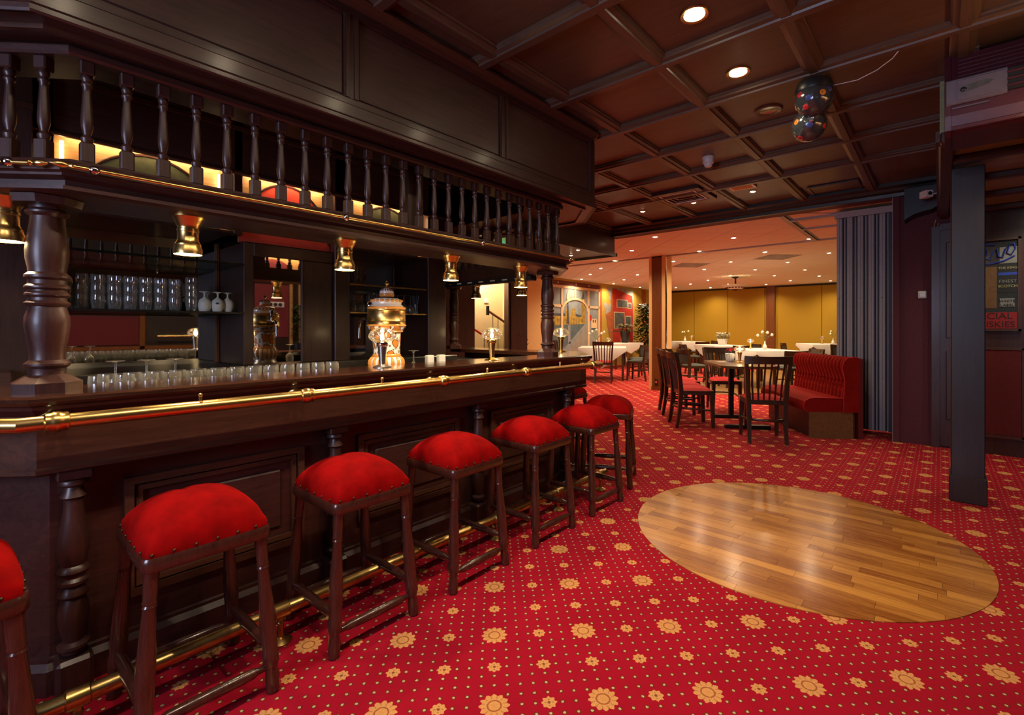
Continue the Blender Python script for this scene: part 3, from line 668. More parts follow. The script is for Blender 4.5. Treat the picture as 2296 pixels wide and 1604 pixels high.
# ------------------------------------------------------------------ back bar
YF, YM = 3.57, 4.11
def backbar():
    r = thing('back_bar', 'dark wooden back bar with mirrors, glass shelves and lit arched panels', 'back bar', (1.6, 3.8, 0))
    MB().box(.20, 3.05, YM+.012, YM+.06, 0, 2.83).build('back_board', 'mahogany_X', r)
    MB().bbox(.20, 3.0, 3.50, YM, .94, 1.0, .006).build('back_counter', 'dark_steel', r)
    MB().box(.20, 3.0, 3.53, YM, .02, .94).build('base_cabinet', 'mahogany_X', r)
    bays = [(.285, 1.131, 1.131), (1.184, 1.825, 1.825), (1.95, 2.709, 2.709)]
    for n, (a, b, _) in enumerate(bays):
        MB().box([.2, 1.2601, 1.9501][n], [1.1979, 1.6, 2.7089][n], [YM-.002, 3.612, YM-.002][n], [YM+.012, 3.622, YM+.012][n], 1.0, [1.884, 1.755, 1.884][n]).build('mirror', 'mirror', r)
    for a, b, y1 in ((.20, .285, YM), (1.131, 1.184, YF+.09), (1.825, 1.95, YM), (2.709, 2.917, YM)):
        MB().bbox(a, b, YF, y1, 1.88 if y1 < 3.8 else 1.0, 2.80, .004).build('pillar', 'mahogany_Z', r)
    MB().bbox(1.198, 1.26, 3.60, YM, 1.0, 1.84, .004).build('pillar', 'mahogany_Z', r)
    MB().bbox(1.60, 1.826, 3.605, 3.64, 1.0, 1.755, .004).build('side_board', 'mahogany_Z', r)
    MB().bbox(1.585, 1.60, 3.60, 3.615, 1.0, 1.755, .003).build('mirror_frame', 'panel_wood_Z', r)
    MB().bbox(1.26, 1.825, 3.598, 3.65, 1.755, 1.84, .004).build('head_board', 'mahogany_X', r)
    for n, x in enumerate((1.186, 2.697)): MB().bbox(x-.011, x+.011, 4.085, YM, 1.0, 1.88, .003).build('mirror_frame', 'orange_wood', r)
    # bulkhead over the arches
    MB().box(.20, 2.95, YF, YF+.02, 2.285, 2.82).build('upper_board', 'panel_wood_X', r)
    mb = MB(); mb.sweep([(.20, YF), (2.95, YF)], [(0, 2.275), (.016, 2.275), (.02, 2.285), (.012, 2.30), (0, 2.31)]); mb.sweep([(.20, YF), (2.95, YF)], [(0, 2.57), (.012, 2.575), (.012, 2.60), (0, 2.605)]); mb.build('board_moulding', 'apron_wood', r)
    # arched panels, hidden strip lamps above them
    for n, (a, b, _) in enumerate(bays):
        ya = 3.66
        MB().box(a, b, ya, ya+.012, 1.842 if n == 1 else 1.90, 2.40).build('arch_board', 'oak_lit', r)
        cx, hw = (a+b)/2, (b-a)/2*(.82 if n != 1 else .93); zt = 2.285; zs = 1.90
        pts = [(cx+hw*math.cos(t), zs + (zt-zs)*math.sin(t)) for t in [PI*k/24 for k in range(25)]]
        z0 = 1.842 if n == 1 else 1.90
        pts = [(cx+hw, z0)] + pts + [(cx-hw, z0)]
        if n == 1: pts = [(b-.002, z0), (b-.002, 1.93)] + [q for q in pts[1:-1] if q[1] > 1.93] + [(a+.002, 1.93), (a+.002, z0)]
        MB().prism_y(pts, ya-.008, ya).build('arch_cloth', 'red_cloth' if n == 1 else 'green_cloth', r)
        rim = [(cx+(hw+.008)*math.cos(t), ya-.008, zs + (zt-zs+.008)*math.sin(t)) for t in [PI*k/24 for k in range(25)]]
        MB().tube(rim, .008, 6).build('arch_rim', 'mahogany_X', r, 40)
        MB().box(a, b, YF+.02, 3.62 if n == 1 else YM, 1.84 if n == 1 else 1.885, 1.842 if n == 1 else 1.90).build('recess_ceiling', 'mahogany_X', r)
        t = MB().tube([(a+.05, 3.62, 2.33), (b-.05, 3.62, 2.33)], .011, 8).build('strip_lamp', 'tube', r)
        light('strip_light', 'AREA', ((a+b)/2, 3.615, 2.31), POW['arch'], WARM2, rot=(R(18), 0, 0), size=b-a-.1, sizey=.03)
    for x in (.318, 1.06, 2.67): MB().tube([(x, 3.635, 1.93), (x, 3.635, 2.27)], .009, 8).build('strip_lamp', 'tube', r)
    # plain panel left of the mirrors
    MB().bbox(-.9, .20, 3.46, 3.50, 0, 2.82, .004).build('side_panel', 'panel_wood_Z', r)
    MB().box(-.9, .20, 3.445, 3.46, 2.34, 2.37).build('side_moulding', 'apron_wood', r)
    MB().bbox(-.9, .12, 3.2, 3.46, .9, 1.05, .004).build('side_shelf', 'panel_wood_X', r)
    # shelves
    for a, b, z in ((.287, 1.196, 1.348), (.287, 1.196, 1.678), (1.95, 2.72, 1.372), (1.95, 2.72, 1.60)):
        MB().bbox(a, b, 3.60, 4.09, z, z+.012, .002).build('shelf', 'shelf_glass', r)
        MB().bbox(a, b, 3.592, 3.60, z-.001, z+.013, .002).build('shelf_edge', 'brass_dull' if a > 1 else 'black_metal', r)
backbar()

# ------------------------------------------------------------------ bar stools
def stool_proto():
    r = thing('bar_stool', '', 'stool'); a, b = .172, .192
    n = 24; mb = MB(); vs, fs = [], []
    # cushion: puffed pad, rounded square in plan
    for i in range(n+1):
        for j in range(n+1):
            s, t = -1+2*i/n, -1+2*j/n
            x = s*(1-.05*t**4*abs(s)**2); y = t*(1-.05*s**4*abs(t)**2)
            e = max(abs(s), abs(t)); h = ((1-abs(s)**2.6)*(1-abs(t)**2.6))**.60
            crease = -.007*math.exp(-((s+.12-.1*t)/.09)**2)*(1-e**2)
            vs.append((x*a, y*b, .598 + .101*h + crease))
    for i in range(n):
        for j in range(n): k = i*(n+1)+j; fs.append((k, k+n+1, k+n+2, k+1))
    ring = [i*(n+1) for i in range(n+1)] + [n*(n+1)+j for j in range(1, n+1)] + [i*(n+1)+n for i in range(n-1, -1, -1)] + [j for j in range(n-1, 0, -1)]
    k0 = len(vs); m = len(ring)
    vs += [(vs[q][0]*1.0, vs[q][1]*1.0, .574) for q in ring]
    for k in range(m): fs.append((ring[k], ring[(k+1) % m], k0+(k+1) % m, k0+k))
    fs.append(tuple(range(k0, k0+m)))
    mb.add(vs, fs); cu = mb.build('cushion', 'velvet', r, 60, local=True)
    st = MB()
    for k in range(m):
        if k % 4 == 1:
            x, y, _ = vs[ring[k]]; l = math.hypot(x, y); st.ball((x*(1+.001/l), y*(1+.001/l), .584), .0052, 6, 4)
    st.build('studs', 'bronze', cu, 60, local=True)['kind'] = 'stuff'
    # frame
    fa, fb = .178, .197; rr = .03
    pl = []
    for sx, sy, t0 in ((1, 1, 0), (-1, 1, 90), (-1, -1, 180), (1, -1, 270)):
        for q in range(5): t = R(t0+22.5*q); pl.append((sx*(fa-rr)+rr*math.cos(t), sy*(fb-rr)+rr*math.sin(t)))
    mb = MB(); lv = [(.534, .985), (.540, 1.0), (.566, 1.0), (.575, .98)]; vs = []; fs = []; m = len(pl)
    for z, k in lv: vs += [(x*k, y*k, z) for x, y in pl]
    for i in range(len(lv)-1):
        for k in range(m): fs.append((i*m+k, i*m+(k+1) % m, (i+1)*m+(k+1) % m, (i+1)*m+k))
    fs += [tuple(range(m))[::-1], tuple(range(3*m, 4*m))]
    mb.add(vs, fs).build('seat_frame', 'stool_wood', r, 40, local=True)
    lp = [(.017, 0), (.022, .004), (.023, .05), (.0195, .075), (.020, .085), (.0265, .105), (.0265, .135), (.023, .15), (.0255, .20), (.0245, .28), (.020, .36), (.017, .425), (.0195, .432), (.017, .438), (.0195, .445), (.0175, .452), (.019, .48), (.020, .54)]
    for sx in (-1, 1):
        for sy in (-1, 1): MB().lathe(lp, 14, ax=((sx*.181, sy*.192, 0), (sx*.148, sy*.165, .545))).build('leg', 'stool_wood', r, 40, local=True)
    def rung(p, q): 
        d = (Vector(q)-Vector(p)).length
        MB().lathe([(.011, .0), (.011, .03), (.0175, .05), (.0190, d/2), (.0175, d-.05), (.011, d-.03), (.011, d)], 12, ax=(p, q)).build('rung', 'stool_wood', r, 40, local=True)
    rung((-.165, -.187, .09), (.165, -.187, .09)); rung((-.165, .187, .09), (.165, .187, .09))
    rung((-.172, -.175, .15), (-.172, .175, .15)); rung((.172, -.175, .15), (.172, .175, .15))
    return r
st = stool_proto()
spots = [(-.085, 1.945, 2, 'red velvet bar stool cut off by the left edge of the picture'),
         (.495, 1.945, 0, 'nearest complete red velvet bar stool, in front of the first carved counter panel'),
         (1.072, 1.945, 0, 'red velvet bar stool beneath the second rail bracket, third from the left edge'),
         (1.650, 1.945, 1, 'fourth red velvet bar stool from the left picture edge'),
         (2.264, 1.950, 0, 'fifth red velvet bar stool from the left picture edge'),
         (2.865, 1.955, -1, 'red velvet bar stool at the right end of the straight counter front'),
         (3.415, 2.09, 24, 'red velvet bar stool just past the corner of the counter, its side turned'),
         (3.99, 2.98, 90, 'farthest red velvet bar stool, almost hidden behind the counter end')]
for k, (x, y, a, lb) in enumerate(spots):
    o = st if k == 0 else dup(st, (x, y, 0), R(a))
    o.location = (x, y, 0); o.rotation_euler = (0, 0, R(a)); o['label'] = lb; o['group'] = 'red velvet bar stools along the counter'

# ------------------------------------------------------------------ brass downlights under the canopy
def downlight_proto():
    r = thing('brass_downlight', '', 'lamp')
    MB().lathe([(.058, 0), (.058, -.004), (.053, -.010), (.048, -.022), (.040, -.036), (.036, -.044), (.036, -.050), (.038, -.052), (.038, -.062), (.036, -.064), (.036, -.096), (.040, -.104), (.046, -.112), (.046, -.122), (.050, -.130), (.050, -.152), (.047, -.152), (.047, -.145)], 24).build('housing', 'brass', r, 35, local=True)
    MB().lathe([(.0465, -.149), (.0465, -.147)], 20).build('lens', 'disc', r, local=True)
    light('downlight_lamp', 'SPOT', (0, 0, -.154), POW['bar'], WARM, r, size=.04, spot=160, blend=.9)
    return r
dl = downlight_proto()
DL = [(.075, 2.43, 'leftmost brass downlight, partly behind the thick turned column'), (.566, 2.31, 'brass downlight hanging over the near end of the counter, left of the shelves pillar'), (1.232, 2.31, 'brass downlight hanging left of the porcelain beer tower'),
      (1.925, 2.31, 'brass downlight hanging above the slim background column'), (2.574, 2.31, 'brass downlight hanging just left of the far counter column'), (3.21, 2.87, 'brass downlight half hidden behind the last front one'), (3.22, 3.48, 'brass downlight hanging before the corridor opening')]
for k, (x, y, lb) in enumerate(DL):
    o = dl if k == 0 else dup(dl, (x, y, 1.70))
    o.location = (x, y, 1.70); o['label'] = lb; o['group'] = 'brass downlights under the canopy'

# ------------------------------------------------------------------ little table lamps
def lamp_proto(body, name='table_lamp', s=1.0, power=1.0, bulb='flame'):
    r = thing(name, '', 'lamp')
    MB().lathe([(.051*s, 0), (.051*s, .003), (.042*s, .008), (.022*s, .014), (.017*s, .018)], 24).build('foot', body, r, 35, local=True)
    MB().lathe([(.0165*s, .016), (.0195*s, .06), (.0255*s, .118)], 20).build('body', body, r, 35, local=True)
    MB().lathe([(.029*s, .118), (.031*s, .121), (.031*s, .138), (.027*s, .142), (.012*s, .146), (.012*s, .152)], 20).build('collar', 'brass' if body != 'steel' else 'chrome', r, 35, local=True)
    MB().lathe([(.003, .150), (.008*s, .156), (.0105*s, .166), (.009*s, .178), (.004, .190), (.001, .196)], 10).build('bulb', bulb, r, 60, local=True)
    sp = [(.030, .142), (.048, .146), (.066, .156), (.0745, .170), (.073, .184), (.062, .202), (.044, .216), (.022, .223), (.008, .2245)]
    mb = MB(); mb.lathe([(a*s, z) for a, z in sp] , 28); mb.f = mb.f[:-2]; mb.build('shade', 'amber_glass', r, 60, local=True)
    if power: light('lamp_light', 'POINT', (0, 0, .172), POW['lamp']*power, WARM, r, size=.012)
    return r
la = lamp_proto('steel'); la.location = (1.495, 2.387, ZB); la['label'] = 'little lamp with dark tapered steel body in front of the porcelain beer tower'; la['group'] = 'little lamps with clear mushroom shades'
lb_ = lamp_proto('brass'); lb_.location = (2.33, 2.36, ZB); lb_['label'] = 'little brass lamp with clear mushroom shade, second on the counter'; lb_['group'] = 'little lamps with clear mushroom shades'
lc = dup(lb_, (3.60, 2.72, ZB), 0, 'little brass lamp right of the far counter column', 'little lamps with clear mushroom shades')

# ------------------------------------------------------------------ porcelain beer tower
def tower():
    cx, cy, z0 = 1.691, 2.65, .94
    r = thing('beer_tower', 'ornate orange and white porcelain beer tower with gold band and chrome tap', 'beer tower', (cx, cy, z0))
    k = .000376; kz = .000400
    def pr(l): return [(hw*k, 1.554 - (y-50)*kz) for y, hw in l][::-1]
    mb = MB(); N = 48; vs = []; fs = []
    prof = pr([(1250, 225), (1275, 245), (1310, 266), (1350, 272), (1400, 262), (1440, 240), (1500, 230)])
    for rr, z in prof:
        for q in range(N): t = 2*PI*q/N; f = 1 + .035*math.cos(t*16); vs.append((cx+rr*f*math.cos(t), cy+rr*f*math.sin(t), z))
    for i in range(len(prof)-1):
        for q in range(N): fs.append((i*N+q, i*N+(q+1) % N, (i+1)*N+(q+1) % N, (i+1)*N+q))
    mb.add(vs, fs); base = mb.build('base', 'porcelain', r, 50)
    for q in range(16):
        t = 2*PI*(q+.5)/16; MB().tube([(cx+(rr*.985)*math.cos(t), cy+(rr*.985)*math.sin(t), z) for rr, z in prof], [.002, .008, .011, .012, .011, .009, .006], 6).build('stripe', 'orange_glaze', base, 50)
    MB().lathe(pr([(1205, 218), (1225, 232), (1245, 232), (1255, 222)]), 32, (cx, cy, 0)).build('ring', 'orange_glaze', r, 50)
    MB().lathe(pr([(875, 232), (960, 228), (1080, 222), (1205, 218)]), 32, (cx, cy, 0)).build('vase_body', 'floral_porcelain', r, 50)
    MB().lathe(pr([(845, 262), (855, 268), (868, 262), (878, 232)]), 32, (cx, cy, 0)).build('ring', 'orange_glaze', r, 50)
    MB().lathe(pr([(775, 312), (800, 300), (845, 262)]), 32, (cx, cy, 0)).build('collar', 'floral_porcelain', r, 50)
    MB().lathe(pr([(745, 308), (755, 320), (768, 320), (778, 310)]), 32, (cx, cy, 0)).build('ring', 'orange_glaze', r, 50)
    mb = MB(); mb.lathe(pr([(510, 304), (525, 304), (530, 310), (540, 304), (690, 304), (697, 310), (705, 304), (745, 306)]), 36, (cx, cy, 0)); mb.build('gold_band', 'brass_dull', r, 40)
    MB().lathe(pr([(470, 295), (480, 312), (500, 312), (512, 302)]), 32, (cx, cy, 0)).build('ring', 'orange_glaze', r, 50)
    lid = MB().lathe(pr([(330, 125), (340, 190), (355, 228), (395, 242), (430, 238), (450, 262), (470, 295)]), 32, (cx, cy, 0)).build('lid', 'porcelain', r, 50)
    for q in range(18):
        t = 2*PI*q/18; MB().ball((cx+.0885*math.cos(t), cy+.0885*math.sin(t), 1.554-(378-50)*kz), .0115, 10, 6, (1, 1, .85)).build('dot', 'orange_glaze', lid, 60)
    MB().lathe(pr([(262, 118), (275, 122), (300, 122), (312, 112)]), 28, (cx, cy, 0)).build('ring', 'orange_glaze', r, 50)
    cap = MB().lathe(pr([(170, 22), (178, 50), (195, 85), (220, 108), (245, 114), (262, 112)]), 28, (cx, cy, 0)).build('cap', 'porcelain', r, 50)
    for q in range(16):
        t = 2*PI*q/16; pts = [(cx+(hw*k+.0005)*math.cos(t), cy+(hw*k+.0005)*math.sin(t), 1.554-(y-50)*kz) for y, hw in ((182, 60), (200, 90), (222, 109))]
        MB().tube(pts, [.001, .004, .003], 6).build('slot', 'paint_brown', cap, 50)
    MB().lathe(pr([(50, 6), (62, 16), (75, 12), (90, 20), (105, 42), (120, 36), (135, 16), (150, 14), (165, 28), (172, 24)]), 16, (cx, cy, 0)).build('finial', 'brass_dull', r, 50)
    MB().lathe([(.10, .94), (.10, .95), (.088, .965), (.088, .985)], 28, (cx, cy, 0)).build('foot', 'steel', r, 40)
    # tap towards the barman
    ty = cy+.113; tz = 1.305
    tap = MB().lathe([(.02, 0), (.02, .012), (.012, .016), (.012, .05), (.017, .054), (.017, .085), (.010, .09)], 14, ax=((cx-.01, ty, tz), (cx-.02, ty+1, tz))).build('tap', 'chrome', r, 40)
    MB().tube([(cx-.012, ty+.08, tz), (cx-.013, ty+.13, tz+.012), (cx-.014, ty+.17, tz-.005), (cx-.015, ty+.185, tz-.05), (cx-.016, ty+.19, tz-.12)], .009, 10).build('spout', 'chrome', tap, 50)
    MB().lathe([(.009, 0), (.006, .03), (.011, .06), (.017, .075), (.018, .09), (.012, .105), (.004, .11)], 14, ax=((cx-.012, ty+.068, tz+.01), (cx-.012, ty+.075, tz+1))).build('tap_handle', 'chrome', tap, 50)
tower()
# ------------------------------------------------------------------ glasses
def open_lathe(prof, n, name, mat, parent):
    mb = MB(); mb.lathe(prof, n); mb.f = mb.f[:-1]
    return mb.build(name, mat, parent, 60, local=True)
def glass(name, prof, label, group, mat='clear_glass', n=16):
    mb = MB(); mb.lathe(prof, n); mb.f = mb.f[:-2]
    o = mb.build(name, mat, None, 60); tag(o, label, 'glass', group); return o
tum = [(.0, .003), (.024, .003), (.0255, 0), (.027, .004), (.0285, .02), (.033, .045), (.0345, .060), (.032, .085), (.0315, .085), (.0335, .060), (.031, .042), (.026, .02), (.022, .010), (.0, .009)]
wine = [(.0, 0), (.034, .0), (.034, .002), (.010, .006), (.0042, .014), (.004, .07), (.010, .078), (.024, .090), (.033, .112), (.034, .13), (.028, .165), (.0275, .165), (.033, .13), (.031, .112), (.022, .092), (.0, .084)]
snif = [(.0, .0), (.030, 0), (.030, .002), (.010, .008), (.005, .015), (.005, .032), (.012, .040), (.030, .055), (.0385, .075), (.039, .092), (.034, .115), (.027, .132), (.026, .132), (.030, .118), (.0, .05)]
G = {}
def put(kind, name, prof, loc, label, group, flip=False, mat='clear_glass'):
    if kind not in G: o = G[kind] = glass(name, prof, label, group, mat)
    else: o = G[kind].copy(); COL.objects.link(o); tag(o, label, 'glass', group)
    o.location = loc
    if flip: o.rotation_euler = (PI, 0, random.uniform(0, 6)); o.location.z += prof[-3][1] if kind != 'wine' else .165
    else: o.rotation_euler = (0, 0, random.uniform(0, 6))
    return o
zs = 1.361
for row, y in enumerate((3.70, 3.79)):
    for c in range(7):
        for lv in range(3):
            o = put('tum', 'tumbler', tum, (.40+.0725*c+.03*row, y+random.uniform(-.004, .004), zs+.0585*lv), ['small clear tumbler, bottom layer of the stacks on the lower glass shelf', 'small clear tumbler, middle layer of the stacks on the lower glass shelf', 'small clear tumbler, top layer of the stacks on the lower glass shelf'][lv], 'tumblers stacked on the shelf')
for lv in range(4): put('tum', 'tumbler', tum, (.925, 3.70, zs+.045*lv), 'clear tumbler in the single tall stack beside the frosted goblets', 'tall single stack of tumblers')
for k, (x, y) in enumerate(((.995, 3.69), (1.042, 3.80), (1.068, 3.68), (1.132, 3.70))):
    o = put('snif', 'goblet', snif, (x, y, zs), ['leftmost upturned frosted goblet on the lower shelf', 'upturned frosted goblet standing behind the other three', 'middle upturned frosted goblet on the lower shelf, with a small emblem', 'rightmost upturned frosted goblet beside the shelf pillar'][k], 'frosted goblets on the shelf', False, 'frosted')
    o.rotation_euler = (PI, 0, 0); o.location.z = zs+.132
for k in range(13):
    for row, y in enumerate((2.64, 2.73)):
        put('tum', 'tumbler', tum, (.34+.083*k+.04*row, y, .94), 'lower one of the stacked clear glasses on the work top behind the near counter', 'lower glasses on the work top')
        put('tum', 'tumbler', tum, (.34+.083*k+.04*row, y, .970), 'upper one of the stacked clear glasses on the work top behind the near counter', 'upper glasses on the work top')
for k in range(3): put('wine', 'wine_glass', wine, (.42+.11*k, 2.82, .94), 'tall stemmed glass behind the near counter glasses', 'stemmed glasses behind the near counter', True)
for k in range(4):
    for row, y in enumerate((3.68, 3.78)): put('wine', 'wine_glass', wine, (2.03+.075*k, y, 1.384), 'upturned wine glass on the shelf left of the beer tower', 'upturned wine glasses left of the tower', True)
for k in range(4): put('wine', 'wine_glass', wine, (2.40+.07*k, 3.70, 1.384), 'upturned wine glass on the shelf right of the beer tower', 'upturned wine glasses right of the tower', True)
for k in range(2): put('tum', 'tumbler', tum, (2.50+.075*k, 3.80, 1.384), 'clear tumbler among the upturned wine glasses right of the tower', 'tumblers right of the tower')
put('wine', 'wine_glass', wine, (1.90, 2.66, .94), 'single upturned wine glass behind the counter right of the beer tower', 'single wine glass', True)
sj = thing('straw_jar', 'clear jar holding thin straws at the right end of the shelf', 'jar', (2.665, 3.70, 1.384))
open_lathe([(.022, 0), (.022, .07), (.023, .09)], 14, 'jar', 'clear_glass', sj)
for k in range(7):
    t = k*.9; MB().tube([(.008*math.cos(t), .008*math.sin(t), .004), (.03*math.cos(t), .03*math.sin(t), .17)], .002, 5).build('straw', 'black_plastic', sj, local=True)
for k, (x, lb) in enumerate(((2.06, 'left small pale plastic holder behind the counter'), (2.16, 'right small pale plastic holder behind the counter'))):
    h = thing('menu_holder', lb, 'holder', (x, 2.70, .94), 0, 'plastic holders behind the counter')
    MB().bbox(-.028, .028, -.02, .02, 0, .125, .006).build('case', 'frosted', h, local=True); MB().box(-.024, .024, -.021, -.0195, .07, .115).build('insert', 'white_plastic', h, local=True)
# emblem on the middle goblet
e_ = MB(); e_.ball((1.055, 3.6405, zs+.055), .011, 8, 6, (1, .12, .6)); e_ = e_.build('emblem', 'paint_iron', None); 
gb = [o for o in COL.objects if o.get('label', '').startswith('middle upturned')][0]
e_.parent = gb; e_.matrix_parent_inverse = (Matrix.Translation(gb.location) @ gb.rotation_euler.to_matrix().to_4x4()).inverted()

# ------------------------------------------------------------------ chairs
def chair_proto(kind):
    """front faces +x; seat .49 high"""
    r = thing('dining_chair', '', 'chair'); wd = 'chair_wood'
    sw, sd = .215, .21
    pl = [(-sd, -sw*.86), (-sd*.6, -sw*.93), (sd*.5, -sw*1.02), (sd*.9, -sw), (sd, -sw*.9), (sd, sw*.9), (sd*.9, sw), (sd*.5, sw*1.02), (-sd*.6, sw*.93), (-sd, sw*.86)]
    mb = MB(); mb.prism(pl, .418, .468); mb.build('seat_frame', wd, r, local=True)
    n = 10; mb = MB(); vs, fs = [], []
    def edge(s, t):
        x = s*sd*.95; w_ = sw*(.86+.14*(s*.5+.5))*.97; return x*(1-.06*t*t*abs(s)), w_*t*(1-.06*s*s*abs(t))
    for i in range(n+1):
        for j in range(n+1):
            s, t = -1+2*i/n, -1+2*j/n; x, y = edge(s, t); h = ((1-abs(s)**4)*(1-abs(t)**4))**.5; vs.append((x, y, .468+.038*h))
    for i in range(n):
        for j in range(n): k = i*(n+1)+j; fs.append((k, k+n+1, k+n+2, k+1))
    mb.add(vs, fs).build('seat', 'chair_velvet' if kind == 'spindle' else 'grey_cloth', r, 60, local=True)
    def leg(p0, p1, a0, a1):
        vs = []
        for p, a in ((p0, a0), (p1, a1)): vs += [(p[0]-a, p[1]-a, p[2]), (p[0]+a, p[1]-a, p[2]), (p[0]+a, p[1]+a, p[2]), (p[0]-a, p[1]+a, p[2])]
        return MB().add(vs, [(0,3,2,1),(4,5,6,7),(0,1,5,4),(1,2,6,5),(2,3,7,6),(3,0,4,7)])
    for sy in (-1, 1): leg((.20, sy*.195, 0), (.18, sy*.185, .44), .017, .026).build('leg', wd, r, local=True)
    for sy in (-1, 1):
        mb = MB(); pts = [(-.255, sy*.185, 0), (-.215, sy*.182, .25), (-.20, sy*.185, .45), (-.225, sy*.20, .68 if kind == 'spindle' else .62), (-.27 if kind == 'spindle' else -.245, sy*.222, .93 if kind == 'spindle' else .79)]; hw = [.018, .023, .027, .023, .019]
        vs = []
        for p, a in zip(pts, hw): vs += [(p[0]-a, p[1]-a*.9, p[2]), (p[0]+a, p[1]-a*.9, p[2]), (p[0]+a, p[1]+a*.9, p[2]), (p[0]-a, p[1]+a*.9, p[2])]
        fs = [(0, 3, 2, 1), (16, 17, 18, 19)]
        for i in range(4):
            for k in range(4): fs.append((4*i+k, 4*i+(k+1) % 4, 4*i+4+(k+1) % 4, 4*i+4+k))
        mb.add(vs, fs).build('rear_leg', wd, r, local=True)
    # curved top rail
    mb = MB(); vs, fs = [], []; m = 10
    for k in range(m+1):
        t = -1+2*k/m; y = t*.238; bx = -.265-.035*(1-t*t); lo = .862 if kind == 'spindle' else .725; hi = .947 if kind == 'spindle' else .805; bx += 0 if kind == 'spindle' else .03
        for dx, z in ((-.013, lo+.004*(1-t*t)), (.013, lo+.004*(1-t*t)), (.011-.014, hi+.008*t*t), (-.013-.014, hi+.008*t*t)): vs.append((bx+dx, y, z))
    for k in range(m):
        for q in range(4): fs.append((4*k+q, 4*k+(q+1) % 4, 4*k+4+(q+1) % 4, 4*k+4+q))
    fs += [(0, 1, 2, 3), (4*m+3, 4*m+2, 4*m+1, 4*m)]
    mb.add(vs, fs).build('top_rail', wd, r, 40, local=True)
    if kind == 'spindle':
        for k in range(6):
            t = (-1+2*(k+.5)/6); y0, y1 = t*.165, t*.195
            MB().tube([(-.195, y0, .455), (-.215, (y0+y1)/2, .65), (-.27-.03*(1-t*t), y1, .875)], [.010, .012, .0105], 6).build('spindle', wd, r, 40, local=True)
    else:
        mb = MB(); vs, fs = [], []
        for k in range(9):
            t = -1+2*k/8; y = t*.19
            for dx, z in ((.0, .53), (.018, .53), (-.012, .735), (-.032, .735)): vs.append((-.21-.03*(1-t*t)+dx, y, z))
        for k in range(8):
            for q in range(4): fs.append((4*k+q, 4*k+(q+1) % 4, 4*k+4+(q+1) % 4, 4*k+4+q))
        fs += [(0, 1, 2, 3), (35, 34, 33, 32)]
        mb.add(vs, fs).build('backrest', 'grey_cloth', r, 40, local=True)
        MB().bbox(-.235, -.205, -.19, .19, .505, .535, .004).build('back_slat', wd, r, local=True)
    hoop = [(.19, -.19, .22), (-.05, -.195, .24), (-.18, -.17, .25), (-.225, -.08, .25), (-.235, 0, .25), (-.225, .08, .25), (-.18, .17, .25), (-.05, .195, .24), (.19, .19, .22)]
    MB().tube(hoop, .013, 7).build('stretcher', wd, r, 50, local=True)
    return r
ch = {k: chair_proto(k) for k in ('spindle', 'padded')}; used = set()
def chair(kind, x, y, a, label, group):
    o = ch[kind]
    if kind in used: o = dup(o, (x, y, 0), R(a))
    used.add(kind); o.location = (x, y, 0); o.rotation_euler = (0, 0, R(a)); o['label'] = label; o['group'] = group; return o
g1 = 'spindle-back chairs with red seats at the near table'
chair('spindle', 5.80, 1.53, 27, 'dark spindle-back chair with its back to the camera at the near table', g1)
chair('spindle', 6.05, 2.44, -51, 'nearest of the three red-seated spindle chairs left of the near table', g1)
chair('spindle', 6.48, 2.73, -50, 'middle one of the three red-seated chairs left of the near table', g1)
chair('spindle', 6.93, 2.98, -38, 'farthest of the three red-seated chairs left of the near table', g1)
chair('spindle', 7.45, 2.52, 212, 'red-seated spindle chair facing the camera at the far end of the near table', g1)
gd = 'dark chairs around the white dining tables'
# ------------------------------------------------------------------ tables
def near_table():
    e = Vector((.84, .543)).normalized(); nrm = Vector((-e.y, e.x)); c = Vector((6.58, 2.03))
    r = thing('cafe_table', 'brown wooden cafe table with clipped corners on black column legs', 'table', (c.x, c.y, 0))
    a, b, k = .60, .345, .13
    pl = [c + e*s*x + nrm*t*y for s, t, x, y in ((1, 1, a, b-k), (1, 1, a-k, b), (-1, 1, a-k, b), (-1, 1, a, b-k), (-1, -1, a, b-k), (-1, -1, a-k, b), (1, -1, a-k, b), (1, -1, a, b-k))]
    MB().prism([(p.x, p.y) for p in pl], .762, .792).build('table_top', 'table_wood', r)
    for s in (-1, 1):
        p = c + e*s*.36
        MB().obox((p.x, p.y), .03, .03, .03, .762, e).build('column', 'black_metal', r)
        MB().obox((p.x, p.y), .032, .27, 0, .045, e).build('foot_bar', 'black_metal', r)
    p = c + e*.30 + nrm*.03
    q = thing('plant_pot', 'ribbed white pot of small pink flowers on the near table', 'plant', (p.x, p.y, .792))
    MB().lathe([(.040, 0), (.046, .008), (.056, .05), (.060, .10), (.064, .108), (.060, .112), (.055, .108), (.02, .10)], 20).build('pot', 'porcelain', q, 40, local=True)
    for k in range(16): t = 2*PI*k/16; MB().tube([(.0465*math.cos(t), .0465*math.sin(t), .012), (.0615*math.cos(t), .0615*math.sin(t), .098)], .004, 5).build('rib', 'porcelain', q, 40, local=True)
    foliage(q, 60, .075, .11, .17, 'leaf', .018)
    fl = MB()
    for k in range(26):
        t, rr = random.uniform(0, 6.3), random.uniform(0, .07); fl.ball((rr*math.cos(t), rr*math.sin(t), .165+random.uniform(-.02, .02)), .009, 5, 3)
    fl.build('blossoms', 'chair_velvet', q, local=True)['kind'] = 'stuff'
    p = c + e*.16 - nrm*.06
    dup(lb_, (p.x, p.y, .792), 0, 'little brass lamp with clear mushroom shade beside the white flower pot', 'little lamps with clear mushroom shades').location = (p.x, p.y, .792)
    p = c + e*.22 + nrm*.16
    m = MB().obox((p.x, p.y), .05, .07, .792, .794, (.6, .8)).build('paper_mat', 'card'); tag(m, 'small pale paper mat lying on the near table', 'paper')
